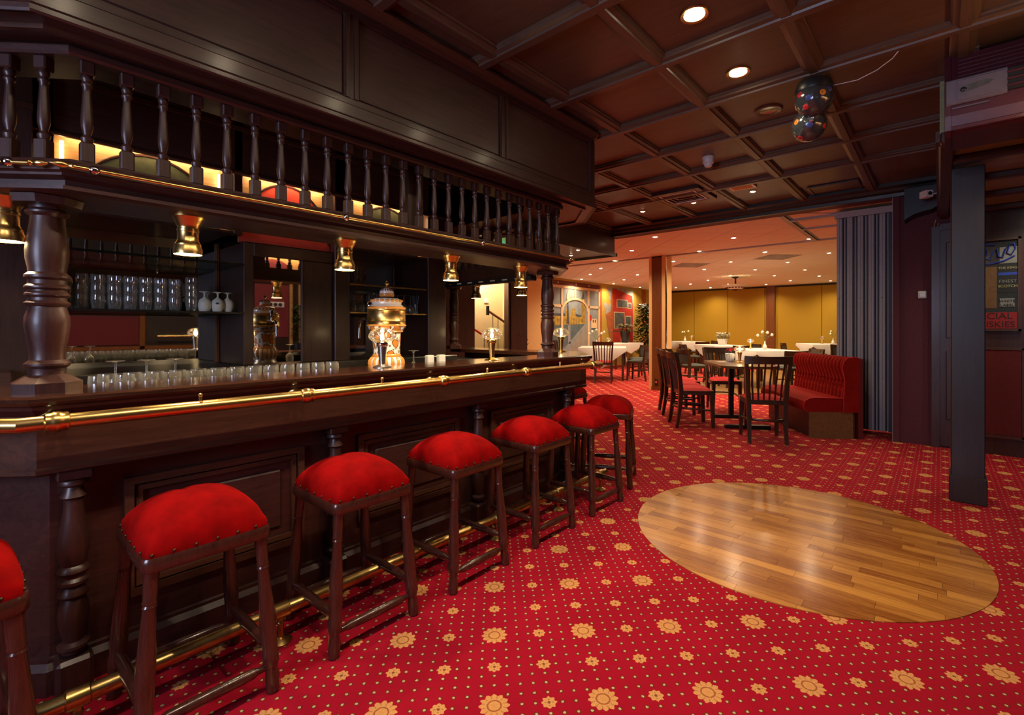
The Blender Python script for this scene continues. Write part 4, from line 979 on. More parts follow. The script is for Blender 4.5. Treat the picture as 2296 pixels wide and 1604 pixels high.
def foliage(parent, n, rad, z0, z1, mat, size, shape=1.0):
    mb = MB()
    for k in range(n):
        t = random.uniform(0, 2*PI); zz = random.random(); rr = rad*math.sqrt(random.random())*(1-.35*abs(zz-.4)*shape)
        c = Vector((rr*math.cos(t), rr*math.sin(t), z0+(z1-z0)*zz)); d = Vector((math.cos(t)+random.uniform(-.6, .6), math.sin(t)+random.uniform(-.6, .6), random.uniform(-.7, .5))).normalized()
        w = d.cross(Vector((0, 0, 1))).normalized()*size*.32; up = d.cross(w).normalized()*size*.12; s = size*random.uniform(.7, 1.2)
        mb.add([c-d*s*.5, c+w+up, c+d*s*.5, c-w+up], [(0, 1, 2), (0, 2, 3)])
    me = mb.build('foliage', mat, parent, local=True); me['kind'] = 'stuff'; return me
near_table()

def table(x, y, a, w, d, label, cloth_label, drop=.26):
    r = thing('dining_table', label, 'table', (x, y, 0), R(a), 'dark dining tables under white cloths')
    MB().bbox(-w/2+.02, w/2-.02, -d/2+.02, d/2-.02, .735, .775, .006).build('table_top', 'chair_wood', r, local=True)
    for sx in (-1, 1):
        for sy in (-1, 1): MB().bbox(sx*(w/2-.08)-.028, sx*(w/2-.08)+.028, sy*(d/2-.08)-.028, sy*(d/2-.08)+.028, 0, .735, .004).build('leg', 'chair_wood', r, local=True)
    mb = MB(); n = 12; vs = []; fs = []
    c4 = [(-w/2, -d/2), (w/2, -d/2), (w/2, d/2), (-w/2, d/2)]
    for k in range(4):
        p, q = Vector(c4[k]), Vector(c4[(k+1) % 4]); nr = Vector(((q-p).y, -(q-p).x)).normalized()
        for i in range(n):
            t = i/n; b = p + (q-p)*t; tri = 1-abs(2*t-1); dz = .07 + drop*tri; wv = .012*math.sin(t*19+k)
            vs += [(b.x, b.y, .786), (b.x+nr.x*.006, b.y+nr.y*.006, .780), (b.x+nr.x*(.012+wv), b.y+nr.y*(.012+wv), .78-dz)]
    m = 4*n
    for i in range(m):
        j = (i+1) % m
        for s in (0, 1): fs.append((3*i+s, 3*j+s, 3*j+s+1, 3*i+s+1))
    fs.append(tuple(3*i for i in range(m)))
    mb.add(vs, fs); o = mb.build('tablecloth', 'linen', None, 50); o.location = (x, y, 0); o.rotation_euler = (0, 0, R(a))
    tag(o, cloth_label, 'tablecloth', 'white tablecloths in the dining room'); return r
table(11.35, 3.05, 45, 1.5, 1.0, 'dining table under the white cloth behind the near table, nearest of the far room', 'white cloth on the nearest dining table, under the tall white flower vase')
table(13.7, 4.75, 45, 1.3, .9, 'dining table in the middle distance carrying the pale square planter', 'white cloth under the pale square planter in the middle distance')
table(16.7, 6.95, 45, 1.3, .9, 'far dining table right of the orange wood post', 'white cloth on the far table right of the orange wood post')
table(16.75, 2.75, 30, 1.35, .95, 'dining table beside the folding partition at the far wall', 'white cloth on the far table beside the folding partition')
table(10.32, 6.48, 30, 1.15, 1.15, 'dining table in front of the painted mural', 'white cloth with hanging corner on the table before the mural', .42)
table(13.55, 7.85, 0, 1.7, .75, 'dining table standing against the painted bus', 'white cloth on the table standing against the painted bus')
for x, y, a, k, lb in [(10.55, 3.35, -45, 'padded', 'padded grey chair left of the nearest white table, closer one'), (11.05, 3.87, -45, 'padded', 'padded grey chair left of the nearest white table, farther one'), (10.58, 2.30, 45, 'padded', 'padded grey chair at the near end of the nearest white table'), (11.66, 2.2, 135, 'padded', 'padded dark chair just above the red bench, at the nearest white table'),
                       (9.95, 4.0, -35, 'padded', 'padded dark chair just right of the orange wood post'), (13.0, 4.05, 45, 'padded', 'padded dark chair at the near end of the planter table'), (13.12, 5.33, -45, 'padded', 'padded dark chair left of the planter table'), (14.28, 4.15, 135, 'padded', 'padded dark chair right of the planter table'),
                       (15.95, 6.2, 45, 'padded', 'padded dark chair before the far table next to the post'), (17.22, 6.38, 135, 'padded', 'padded dark chair right of the far table next to the post'), (15.86, 2.24, 30, 'padded', 'padded dark chair before the far table by the partition'), (16.34, 3.47, -60, 'padded', 'padded dark chair left of the far table by the partition'),
                       (10.47, 5.58, 100, 'padded', 'padded grey chair with its back turned, under the hanging cloth corner'), (11.25, 5.95, 160, 'padded', 'padded grey chair right of the mural table, near the leafy tree'), (10.0, 7.40, -60, 'spindle', 'spindle chair left of the mural table, seen above the counter lamp'), (9.55, 5.98, 30, 'spindle', 'spindle-back chair with red seat in front of the mural table'), (9.45, 7.05, -45, 'spindle', 'leftmost spindle chair before the painted window')]:
    chair(k, x, y, a, lb, gd)

# ------------------------------------------------------------------ things on the dining tables
def vase(x, y, z, label, tall=.20, n=4, spread=.09):
    r = thing('flower_vase', label, 'vase', (x, y, z))
    MB().lathe([(.030, 0), (.042, .02), (.046, .05), (.036, .09), (.018, .12), (.014, .16), (.017, .18), (.012, .18)], 18).build('vase', 'porcelain', r, 60, local=True)
    for k in range(n):
        t = 2*PI*k/n+.6; tip = (spread*math.cos(t), spread*math.sin(t), .18+tall*random.uniform(.45, 1))
        s = MB().tube([(0, 0, .15), (tip[0]*.3, tip[1]*.3, .24), tip], .003, 5).build('stalk', 'stem', r, local=True)
        mb = MB(); mb.ball(tip, .034, 9, 6, (1, 1, .8)); mb.ball((tip[0]+.012, tip[1], tip[2]+.012), .026, 8, 5); mb.build('flower', 'petal', s, 60, local=True)
        mb = MB()
        for q in range(4):
            c = Vector(tip)*(.45+.12*q) + Vector((0, 0, .1)); d = Vector((random.uniform(-1, 1), random.uniform(-1, 1), .3)).normalized()*.045; w = d.cross(Vector((0, 0, 1))).normalized()*.016
            mb.add([c, c+d*.5+w, c+d, c+d*.5-w], [(0, 1, 2, 3)])
        mb.build('leaves', 'leaf', s, local=True)
vase(11.45, 2.97, .787, 'white vase of large white flowers on the nearest white table', .24, 4, .15)
vase(16.9, 7.1, .787, 'small white vase with drooping white flowers on the far table by the post', .26, 3, .12)
vase(16.85, 2.45, .787, 'white vase half hidden by the folding partition', .26, 3, .12)
vase(10.45, 6.75, .787, 'white vase of white flowers on the mural table', .30, 5, .20)
for x, y, lb, p in ((11.72, 3.35, 'lit little lamp left of the white flower vase on the nearest white table', 1), (16.8, 6.8, 'small unlit lamp beside the vase on the far table by the post', 0), (16.9, 2.75, 'small unlit lamp on the far table by the partition', 0), (10.62, 6.5, 'small unlit lamp beside the vase on the mural table', 0)):
    o = dup(lb_, (x, y, .787), 0, lb, 'little lamps with clear mushroom shades')
    if not p:
        for c in list(o.children):
            if c.type == 'LIGHT': bpy.data.objects.remove(c)
            elif c.name.startswith('bulb'): c.data = c.data.copy(); c.data.materials[0] = MAT['frosted']
q = thing('planter', 'pale square planter of small green flowers on the middle distance table', 'plant', (14.05, 4.78, .787))
MB().add([(-.09, -.09, 0), (.09, -.09, 0), (.09, .09, 0), (-.09, .09, 0), (-.12, -.12, .17), (.12, -.12, .17), (.12, .12, .17), (-.12, .12, .17)], [(0,3,2,1),(4,5,6,7),(0,1,5,4),(1,2,6,5),(2,3,7,6),(3,0,4,7)]).build('pot', 'porcelain', q, local=True)
foliage(q, 260, .21, .16, .34, 'leaf', .05)
fl = MB()
for k in range(60):
    t, rr = random.uniform(0, 6.3), .2*math.sqrt(random.random()); fl.ball((rr*math.cos(t), rr*math.sin(t), .30+random.uniform(-.06, .05)), .012, 5, 3)
fl.build('blossoms', 'petal', q, local=True)['kind'] = 'stuff'
q = thing('dark_planter', 'tall dark pot of dry grassy flowers on the table against the bus mural', 'plant', (13.95, 7.9, .787))
MB().lathe([(.11, 0), (.17, .36), (.175, .37), (.15, .36)], 14).build('pot', 'black_plastic', q, 40, local=True)
foliage(q, 160, .30, .36, .62, 'leaf_dry', .12)
# ficus in front of the mural wall
q = thing('ficus_tree', 'bushy dark green ficus standing in the corner beside the painted bus', 'plant', (15.3, 7.75, 0))
MB().lathe([(.16, 0), (.22, .35), (.23, .36), (.18, .35)], 18).build('pot', 'black_plastic', q, 40, local=True)
for k in range(4): t = k*1.6; MB().tube([(0, 0, .3), (.06*math.cos(t), .06*math.sin(t), .9), (.22*math.cos(t), .22*math.sin(t), 1.7)], [.02, .014, .006], 6).build('trunk', 'chair_wood', q, local=True)
foliage(q, 1500, .52, .35, 2.1, 'leaf', .14)
q = thing('passage_plant', 'leafy plant twig showing beside the peach coloured wall', 'plant', (6.75, 6.15, 0))
MB().lathe([(.12, 0), (.15, .3), (.15, .31), (.11, .3)], 14).build('pot', 'black_plastic', q, 40, local=True)
MB().tube([(0, 0, .28), (.03, 0, .9), (-.02, .02, 1.75)], [.012, .009, .004], 6).build('trunk', 'chair_wood', q, local=True)
foliage(q, 110, .20, .7, 1.8, 'leaf', .11)

# ------------------------------------------------------------------ red velvet bench
def sofa():
    P0 = Vector((6.19, 1.13)); e = Vector((.82, .573)).normalized(); b = Vector((e.y, -e.x)); L = 1.28
    r = thing('velvet_bench', 'red velvet bench with channelled and buttoned backrest beside the folding partition', 'bench', (6.6, 1.2, 0))
    def pt(u, v, z): q = P0 + e*u + b*v; return (q.x, q.y, z)
    def hexa(u0, u1, v0, v1, z0, z1): 
        return [pt(u, v, z) for z in (z0, z1) for u, v in ((u0, v0), (u1, v0), (u1, v1), (u0, v1))]
    F6 = [(0,3,2,1),(4,5,6,7),(0,1,5,4),(1,2,6,5),(2,3,7,6),(3,0,4,7)]
    MB().add(hexa(.02, L-.02, .03, .50, .0, .30), F6).build('base_box', 'mahogany_X', r)
    MB().add(hexa(0, .022, .0, .47, .0, .30), F6).build('end_board', 'table_wood', r)
    MB().add(hexa(-.005, L, .52, .575, .0, .905), F6).build('back_board', 'red_panel', r)
    # seat pad, rounded front
    prof = [(.50, .30), (-.02, .30), (-.06, .325), (-.07, .37), (-.055, .42), (-.01, .45), (.05, .462), (.50, .455)]
    mb = MB(); n = len(prof); vs = [pt(u, v, z) for u in (0, L) for v, z in prof]
    mb.add(vs, [(k, (k+1) % n, n+(k+1) % n, n+k) for k in range(n)] + [tuple(range(n)), tuple(range(n, 2*n))[::-1]]); seat = mb.build('seat_pad', 'velvet_dark', r, 35)
    MB().tube([pt(-.003, v, z) for v, z in prof[1:]], .006, 6).build('seat_piping', 'chair_velvet', seat, 60)
    # backrest: 17 channels, bulging
    bk = [(.40, .455), (.41, .55), (.415, .66), (.395, .80), (.40, .87), (.43, .91), (.48, .925), (.52, .915), (.52, .455)]
    nc = 16; w = L/nc
    for k in range(nc):
        mb = MB(); vs, fs = [], []; m = 6
        for i in range(m+1):
            s = -1+2*i/m; bulge = .042*math.sqrt(max(0, 1-s*s))
            for q, (v, z) in enumerate(bk):
                am = 0 if q > 5 else 1; tuck = 1-.75*math.exp(-((z-.66)/.035)**2)
                vs.append(pt(w*(k+.5)+s*w*.47, v - bulge*am*tuck, z + (-.02+.02*bulge/.042 if q in (5, 6) else 0)))
        for i in range(m):
            for q in range(len(bk)-1): a = i*len(bk)+q; fs.append((a, a+1, a+1+len(bk), a+len(bk)))
        fs += [tuple(range(len(bk))), tuple(m*len(bk)+q for q in range(len(bk)))[::-1]]
        mb.add(vs, fs).build('back_channel', 'velvet_dark', r, 50)
    # buttons between the channels
    for row, z in enumerate((.655, .60, .545)):
        for k in range(nc+1):
            u = w*(k+.5*(row % 2)); 
            if .01 < u < L-.01: MB().ball(pt(u, .385, z), .012, 7, 5).build('button', 'velvet_dark', r, 60)
    bkf = [(.36, .455), (.375, .66), (.345, .80), (.36, .87), (.40, .912), (.48, .925), (.525, .915), (.525, .30), (.36, .30)]
    mb = MB(); n = len(bkf); vs = [pt(u, v, z) for u in (-.012, .0) for v, z in bkf]
    mb.add(vs, [(k, (k+1) % n, n+(k+1) % n, n+k) for k in range(n)] + [tuple(range(n)), tuple(range(n, 2*n))[::-1]]).build('back_end', 'velvet_dark', r)
    MB().tube([pt(-.012, v, z) for v, z in [(.36, .30)] + bkf[:7]], .0055, 6).build('back_piping', 'chair_velvet', r, 60)
sofa()
# ------------------------------------------------------------------ folding partition, stacked
def partition():
    r = thing('folding_partition', 'grey folding partition stacked together beside the opening', 'partition', (7.08, .7, 0))
    y = .985; k = 0
    while y > .47:
        w = .062 if k % 2 == 0 else .022
        x0 = 7.0 if k % 2 == 0 else 7.02
        p = MB().bbox(x0, 7.13, y-w, y-.004, .03, 2.62, .004).build('leaf', 'partition_grey', r)
        if k % 2 == 0: MB().box(x0-.0008, x0+.001, y-w*.55-.002, y-w*.55+.001, .03, 2.62).build('leaf_seam', 'groove_dark', p)
        MB().box(7.01, 7.13, y-w-.012, y-w, .03, 2.62).build('seal_strip', 'groove_dark', r)
        if k % 4 == 0: MB().ball((6.998, y-w*.5, 1.62), .006, 6, 4).build('rivet', 'groove_dark', p)
        y -= w + .012; k += 1
    MB().box(6.98, 7.14, .38, .46, .03, 2.62).build('gap_shade', 'groove_dark', r); MB().box(6.99, 7.12, .405, .43, .03, 2.62).build('edge_leaf', 'partition_grey', r)  # solid dark block stands in for the shade in the gap by the jamb
    MB().box(6.98, 7.15, .37, 1.0, 2.62, 2.695).build('track', 'partition_grey', r)
partition()

q = thing('climbing_plant', 'green leafy plant seen in the central bar mirror', 'plant', (3.32, -.46, 0))
MB().lathe([(.045, .86), (.058, 1.0), (.058, 1.01), (.04, 1.0)], 14).build('pot', 'black_plastic', q, 40, local=True); MB().box(-.05, .05, -.05, .05, 0, .86).build('stand', 'dark_oak', q, local=True)
foliage(q, 130, .09, 1.0, 1.62, 'leaf', .07)
# ------------------------------------------------------------------ recessed ceiling lights
def spot_proto(name, rad, power, spot, bulb, col, mat='brass_dull'):
    r = thing(name, '', 'ceiling light')
    MB().lathe([(rad*.72, 0), (rad, 0), (rad, -.004), (rad*.93, -.009), (rad*.72, -.006)], 20, closed=True).build('trim_ring', mat, r, 40, local=True)
    MB().lathe([(rad*.70, -.003), (rad*.66, -.007), (rad*.30, -.013), (.001, -.014)], 16).build('lamp_glass', bulb, r, 60, local=True)
    if power: light('spot_light', 'SPOT', (0, 0, -.02), power, col, r, size=.035, spot=spot, blend=.85)
    return r
big = spot_proto('ceiling_spot', .072, POW['ceil'], 140, 'bulb', WARM3)
CS = [(2.346, .937, 'large bright ceiling spot nearest the camera, at the top of the picture'), (3.048, .943, 'large bright ceiling spot, second, left of the disco light'),
      (1.64, .94, 'bright ceiling spot above the foreground carpet, out of view'), (.96, .94, 'bright ceiling spot over the nearest stools, out of view'), (.28, .94, 'bright ceiling spot beside the photographer, out of view'), (-.40, .94, 'bright ceiling spot behind the photographer, out of view')]
for k, (x, y, lb) in enumerate(CS):
    o = big if k == 0 else dup(big, (x, y, 2.826)); o.location = (x, y, 2.826); o['label'] = lb; o['group'] = 'large ceiling spots over the dance floor'
sm = spot_proto('ceiling_spot', .040, POW['ceil']*.6, 140, 'bulb', WARM, 'brass')
for k, (x, y, lb) in enumerate(((5.801, 1.633, 'small ceiling spot just right of the white ceiling panel'), (5.833, 2.34, 'small ceiling spot at the ceiling air vent'), (5.833, 3.037, 'small ceiling spot left of the ceiling air vent'))):
    o = sm if k == 0 else dup(sm, (x, y, 2.826)); o.location = (x, y, 2.826); o['label'] = lb; o['group'] = 'small spots in the coffered ceiling'
bk = spot_proto('ceiling_spot', .036, POW['bulk'], 130, 'bulb', WARM, 'brass')
for k, (x, y, lb) in enumerate(((5.165, 4.143, 'small spot in the boxed soffit seen between the balusters'), (5.871, 4.12, 'front small spot in the boxed soffit right of the canopy'), (6.226, 4.504, 'rear small spot in the boxed soffit right of the canopy'))):
    o = bk if k == 0 else dup(bk, (x, y, 2.43)); o.location = (x, y, 2.43); o['label'] = lb; o['group'] = 'spots in the boxed soffit'
DIN = [(7.084,3.469),(7.974,2.537),(8.853,1.619),(8.927,3.47),(9.844,2.552),(10.765,1.634),(9.921,4.428),(10.799,3.502),(11.688,2.563),(11.757,4.446),(12.619,3.499),(13.474,2.562),(14.394,3.491),(15.291,2.556),(14.485,5.362),(15.34,6.26),(16.148,5.308),(16.176,3.473),(17.038,4.382),(17.048,2.552),(16.261,7.174),(17.138,6.256),(8.026,4.404),(8.971,5.337),(9.911,6.282),(10.825,7.192),(11.73,8.102),(11.743,6.275),(12.658,7.208),(13.538,8.093),(15.338,8.091),(13.56,4.4)]
dn = spot_proto('dining_spot', .048, POW['din'], 150, 'bulb_small', WARM, 'white_paint')
for k, (x, y) in enumerate(DIN):
    o = dn if k == 0 else dup(dn, (x, y, 2.72)); o.location = (x, y, 2.72); o['label'] = 'small round recessed spot in the pale tiled dining room ceiling'; o['group'] = 'recessed spots in the dining ceiling'
# unlit round fitting, smoke detector, panels and vent
r = thing('unlit_fitting', 'unlit dark round fitting recessed in the coffered ceiling left of the disco light', 'ceiling fitting', (3.716, .94, 2.826))
MB().lathe([(.06, 0), (.095, 0), (.095, -.006), (.085, -.012), (.062, -.008)], 28, closed=True).build('trim_ring', 'apron_wood', r, 40, local=True)
MB().lathe([(.001, .0), (.06, -.002), (.06, -.006), (.03, -.004), (.001, -.003)], 24).build('dark_insert', 'globe', r, 40, local=True)
r = thing('smoke_detector', 'white smoke detector hanging under the coffered ceiling', 'smoke detector', (4.385, 1.62, 2.826))
MB().lathe([(.055, 0), (.055, -.01), (.050, -.015), (.050, -.05), (.046, -.058), (.034, -.060)], 24).build('base', 'white_plastic', r, 40, local=True)
MB().lathe([(.034, -.060), (.034, -.072), (.030, -.088), (.018, -.092)], 20).build('sensor', 'white_plastic', r, 40, local=True)
for k in range(10): t = 2*PI*k/10; MB().tube([(.0345*math.cos(t), .0345*math.sin(t), -.064), (.031*math.cos(t), .031*math.sin(t), -.086)], .003, 4).build('rib', 'white_plastic', r, local=True)
r = thing('white_ceiling_panel', 'white square panel with a dark dot on the coffered ceiling', 'ceiling panel', (5.47, 1.66, 2.826))
MB().bbox(-.13, .13, -.13, .13, -.022, 0, .004).build('frame', 'white_plastic', r, local=True); MB().bbox(-.10, .10, -.10, .10, -.025, -.02, .003).build('plate', 'peach_wall', r, local=True)
MB().ball((-.105, .03, -.022), .008, 6, 4).build('sensor_dot', 'black_plastic', r, local=True)
r = thing('air_vent', 'square ceiling air vent with stepped slats in the coffered ceiling', 'vent', (5.43, 2.30, 2.80))
mb = MB()
for a, b, c, d in ((-.29, .29, -.29, -.23), (-.29, .29, .23, .29), (-.29, -.23, -.23, .23), (.23, .29, -.23, .23)): mb.box(a, b, c, d, -.012, .03)
mb.build('frame', 'panel_wood_X', r, local=True)
for k in range(4):
    w = .215-.05*k; mb = MB()
    for a, b, c, d in ((-w, w, -w, -w+.022), (-w, w, w-.022, w), (-w, -w+.022, -w+.022, w-.022), (w-.022, w, -w+.022, w-.022)): mb.box(a, b, c, d, -.012+.008*k, -.004+.008*k)
    mb.build('slat_ring', 'white_paint' if k == 0 else 'apron_wood', r, local=True)
o = MB().bbox(6.03, 6.35, .66, 1.12, 2.818, 2.828, .004).build('ceiling_hatch', 'ceiling_wood_Y'); tag(o, 'flat framed hatch in the coffered ceiling near the opening', 'hatch')
mb = MB(); mb.box(6.02, 6.36, .65, .67, 2.806, 2.82); mb.box(6.02, 6.04, .67, 1.11, 2.806, 2.82); mb.box(6.02, 6.36, 1.11, 1.13, 2.806, 2.82); mb.build('hatch_frame', 'apron_wood', o)
for k, (x, y, a) in enumerate(((10.72, 2.55, 45), (10.8, 4.42, 45))):
    o = MB().bbox(-.33, .33, -.33, .33, -.006, 0, .002).build('ceiling_grille', 'paint_grey'); o.location = (x, y, 2.72); o.rotation_euler = (0, 0, R(a))
    tag(o, ['grey square grille in the dining ceiling, right one', 'grey square grille in the dining ceiling behind the post'][k], 'grille', 'grilles in the dining ceiling')
# ------------------------------------------------------------------ disco light
r = thing('disco_light', 'grey double globe disco light with coloured lenses hanging from the ceiling', 'disco light', (3.33, .585, 2.78))
MB().tube([(-.03, 0, 0), (-.035, 0, -.05)], .004, 6).build('hook', 'chrome', r, local=True); MB().tube([(.03, 0, 0), (.035, 0, -.05)], .004, 6).build('hook', 'chrome', r, local=True)
MB().lathe([(.02, -.01), (.09, -.03), (.105, -.07), (.10, -.09), (.02, -.09)], 24).build('housing', 'black_plastic', r, 40, local=True)
def globe(c, rad, lenses):
    g = MB().ball(c, rad, 32, 20).build('globe', 'globe', r, 60, local=True)
    for d, m in lenses:
        d = Vector(d).normalized(); p = Vector(c)+d*rad*.985
        MB().lathe([(.001, .001), (.012, .0012), (.017, .0005), (.019, -.003)], 14, ax=(tuple(p), tuple(p+d))).build('lens', m, g, 60, local=True)
globe((0, 0, -.130), .105, [((-.9, .1, -.2), 'lens_blue'), ((-.75, .55, .15), 'lens_red'), ((-.75, -.55, -.05), 'lens_amber'), ((-.75, .3, -.65), 'lens_red'), ((-.55, .1, .75), 'lens_amber'), ((-.4, -.85, .2), 'lens_blue'), ((-.2, .9, -.3), 'lens_amber'), ((.7, .3, 0), 'lens_blue')])
globe((.10, .045, -.245), .10, [((-.8, .55, .1), 'lens_amber'), ((-.9, -.2, -.3), 'lens_blue'), ((-.4, .4, -.8), 'lens_red'), ((-.2, -.8, -.3), 'lens_red')])
MB().bbox(.0, .03, .0, .03, -.26, -.225, .004).build('bracket', 'chrome', r, local=True)
w = MB().tube([(3.36, .52, 2.72), (3.32, .45, 2.695), (3.31, .36, 2.685), (3.31, .27, 2.71), (3.31, .20, 2.75), (3.31, .17, 2.785)], .0022, 6).build('cable', 'white_plastic'); tag(w, 'thin loose cable sagging from the disco light to the ceiling beam', 'cable')
# ------------------------------------------------------------------ air conditioner
def aircon():
    r = thing('air_conditioner', 'plum coloured air conditioner with silver display hanging under the ceiling at the right edge', 'air conditioner', (3.7, -.5, 2.34))
    Y0, Y1 = -.022, -1.05
    body = [(3.50, 2.42), (3.515, 2.35), (3.56, 2.335), (3.88, 2.335), (3.90, 2.36), (3.90, 2.80), (3.63, 2.80), (3.56, 2.63), (3.50, 2.61)]
    mb = MB(); n = len(body)
    mb.add([(x, Y0-.01, z) for x, z in body] + [(x, Y1, z) for x, z in body], [tuple(range(n)), tuple(range(n, 2*n))[::-1]] + [(k, n+k, n+(k+1) % n, (k+1) % n) for k in range(n)]); mb.build('case', 'ac_plum', r)
    endp = [(3.488, 2.42), (3.505, 2.345), (3.555, 2.325), (3.90, 2.325), (3.90, 2.805), (3.615, 2.805), (3.545, 2.635), (3.488, 2.615)]
    mb = MB(); n = len(endp); mb.add([(x, Y0, z) for x, z in endp] + [(x, Y0-.026, z) for x, z in endp], [tuple(range(n)), tuple(range(n, 2*n))[::-1]] + [(k, n+k, n+(k+1) % n, (k+1) % n) for k in range(n)]); mb.build('end_cap', 'ac_plum', r)
    MB().bbox(3.478, 3.50, Y0-.012, -.262, 2.475, 2.612, .006).build('display_panel', 'ac_silver', r)
    MB().bbox(3.474, 3.48, -.075, -.25, 2.49, 2.60, .003).build('display_frame', 'ac_silver', r)
    MB().ball((3.474, -.098, 2.545), .014, 12, 8, (.4, 1, 1)).build('sensor_eye', 'black_plastic', r, 60)
    mb = MB(); mb.add([(3.472, -.115, 2.565), (3.472, -.115, 2.53), (3.472, -.20, 2.545), (3.472, -.215, 2.56), (3.472, -.19, 2.572)], [(0, 1, 2, 3, 4)]); mb.build('display_window', 'paint_iron', r)
    MB().bbox(3.484, 3.50, -.262, Y1, 2.49, 2.605, .003).build('outlet_box', 'black_plastic', r)
    for z in (2.512, 2.547, 2.582): MB().bbox(3.474, 3.486, -.268, Y1, z-.005, z+.005, .002).build('louvre', 'ac_plum', r)
    for k in range(5): z = 2.655+.026*k; x = 3.570+.0107*k; MB().bbox(x-.006, x+.004, -.08, Y1, z-.004, z+.004, .001).build('grille_slat', 'ac_plum', r)
    MB().bbox(3.484, 3.505, Y0-.03, -.20, 2.452, 2.460, .001).build('trim_line', 'ac_silver', r)
    MB().bbox(3.50, 3.53, Y0-.03, Y1, 2.340, 2.365, .004).build('lower_strip', 'ac_plum', r)
    mb = MB(); mb.bbox(3.60, 3.66, -.115, -.165, 2.80, 2.815, .003); mb.bbox(3.605, 3.61, -.12, -.16, 2.815, 2.838, .001); mb.build('hanger', 'chrome', r)
aircon()
# ------------------------------------------------------------------ small wall fittings
r = thing('security_camera', 'small white security camera on a bracket near the ceiling at the right', 'camera', (6.1, .09, 2.56))
MB().obox((6.05, .10), .045, .032, 2.53, 2.595, (.8, .6)).build('housing', 'white_plastic', r); MB().tube([(6.08, .08, 2.56), (6.1, .012, 2.575)], .007, 8).build('bracket', 'white_plastic', r)
MB().lathe([(.018, 0), (.018, .008)], 12, ax=((6.012, .072, 2.562), (5.976, .045, 2.562))).build('lens', 'black_plastic', r)
r = thing('wall_speaker', 'black wall box with curved underside above the maroon wall', 'speaker', (6.5, .16, 2.42))
prof = [(.285, 2.72), (.02, 2.72), (.02, 2.50), (.06, 2.475), (.13, 2.462), (.20, 2.445), (.26, 2.41), (.285, 2.39)]
MB().prism_x(prof, 6.36, 6.62).build('cabinet', 'black_plastic', r); MB().box(6.352, 6.362, .03, .15, 2.52, 2.71).build('front_cloth', 'groove_dark', r)
o = thing('light_switch', 'pale square light switch on the maroon wall', 'switch', (6.62, .142, 1.61))
MB().bbox(6.608, 6.622, .108, .178, 1.575, 1.652, .003).build('plate', 'frosted', o); MB().bbox(6.602, 6.610, .118, .168, 1.587, 1.64, .003).build('rocker', 'white_plastic', o)
o = MB().tube([(6.60, .03, 2.40), (6.59, .045, 2.33), (6.59, .05, 2.30), (6.60, .02, 2.32), (6.61, .01, 2.36)], .003, 6).build('cable', 'peach_wall'); tag(o, 'short pale cable loop hanging below the black wall box', 'cable')
o = thing('post_socket', 'black double socket low on the orange wood post', 'socket', (9.02, 4.385, .10))
MB().bbox(9.0, 9.02, 4.35, 4.42, .10, .23, .004).build('plate', 'black_plastic', o); MB().lathe([(.024, 0), (.024, .004)], 14, ax=((9.0, 4.385, .165), (8.0, 4.385, .165))).build('outlet', 'chrome', o)
o = thing('exit_sign', 'small green lit exit sign beyond the canopy', 'sign', (5.56, 5.42, 2.22))
MB().bbox(5.46, 5.66, 5.40, 5.46, 2.20, 2.33, .004).build('case', 'white_plastic', o); MB().box(5.47, 5.65, 5.396, 5.40, 2.21, 2.32).build('lit_face', 'exit_green', o)
o = thing('corridor_switch', 'double light switch on the cream corridor wall', 'switch', (5.88, 6.1, 1.72))
MB().bbox(5.83, 5.93, 6.085, 6.1, 1.70, 1.78, .003).build('plate', 'white_plastic', o)
o = thing('stair_rail', 'brown wooden stair handrail on thin dark posts in the corridor', 'handrail', (6.05, 5.95, 0))
MB().tube([(5.78, 5.95, 1.56), (6.28, 5.95, 1.33)], .022, 8).build('handrail', 'orange_wood', o, 40); MB().bbox(5.75, 5.80, 5.93, 5.97, 1.48, 1.64, .004).build('end_block', 'black_metal', o)
for x in (5.90, 6.03, 6.16): MB().tube([(x, 5.95, 1.50-(x-5.9)*.46), (x, 5.95, .0)], .006, 6).build('baluster', 'black_metal', o)
o = thing('red_handrail', 'red lower handrail at the left of the corridor opening', 'handrail', (5.4, 5.75, 0))
MB().tube([(5.16, 5.75, 1.30), (5.55, 5.75, 1.10)], .018, 8).build('handrail', 'paint_red', o, 40); MB().tube([(5.25, 5.75, 1.25), (5.25, 5.75, 0)], .006, 6).build('post', 'black_metal', o); MB().tube([(5.5, 5.75, 1.12), (5.5, 5.75, 0)], .006, 6).build('post', 'black_metal', o)
light('corridor_light', 'POINT', (5.55, 5.8, 2.35), POW['corridor'], WARM3, size=.08)
# price strip inside the canopy return
o = thing('label_ledge', 'black ledge with small white labels under the far side of the canopy', 'ledge', (3.1, 3.3, 1.70))
MB().bbox(3.02, 3.10, 2.6, 4.15, 1.655, 1.698, .004).build('ledge', 'black_plastic', o)
for k in range(9): MB().box(3.018, 3.0205, 2.72+.15*k, 2.78+.15*k, 1.672, 1.682).build('label_plate', 'white_plastic', o)
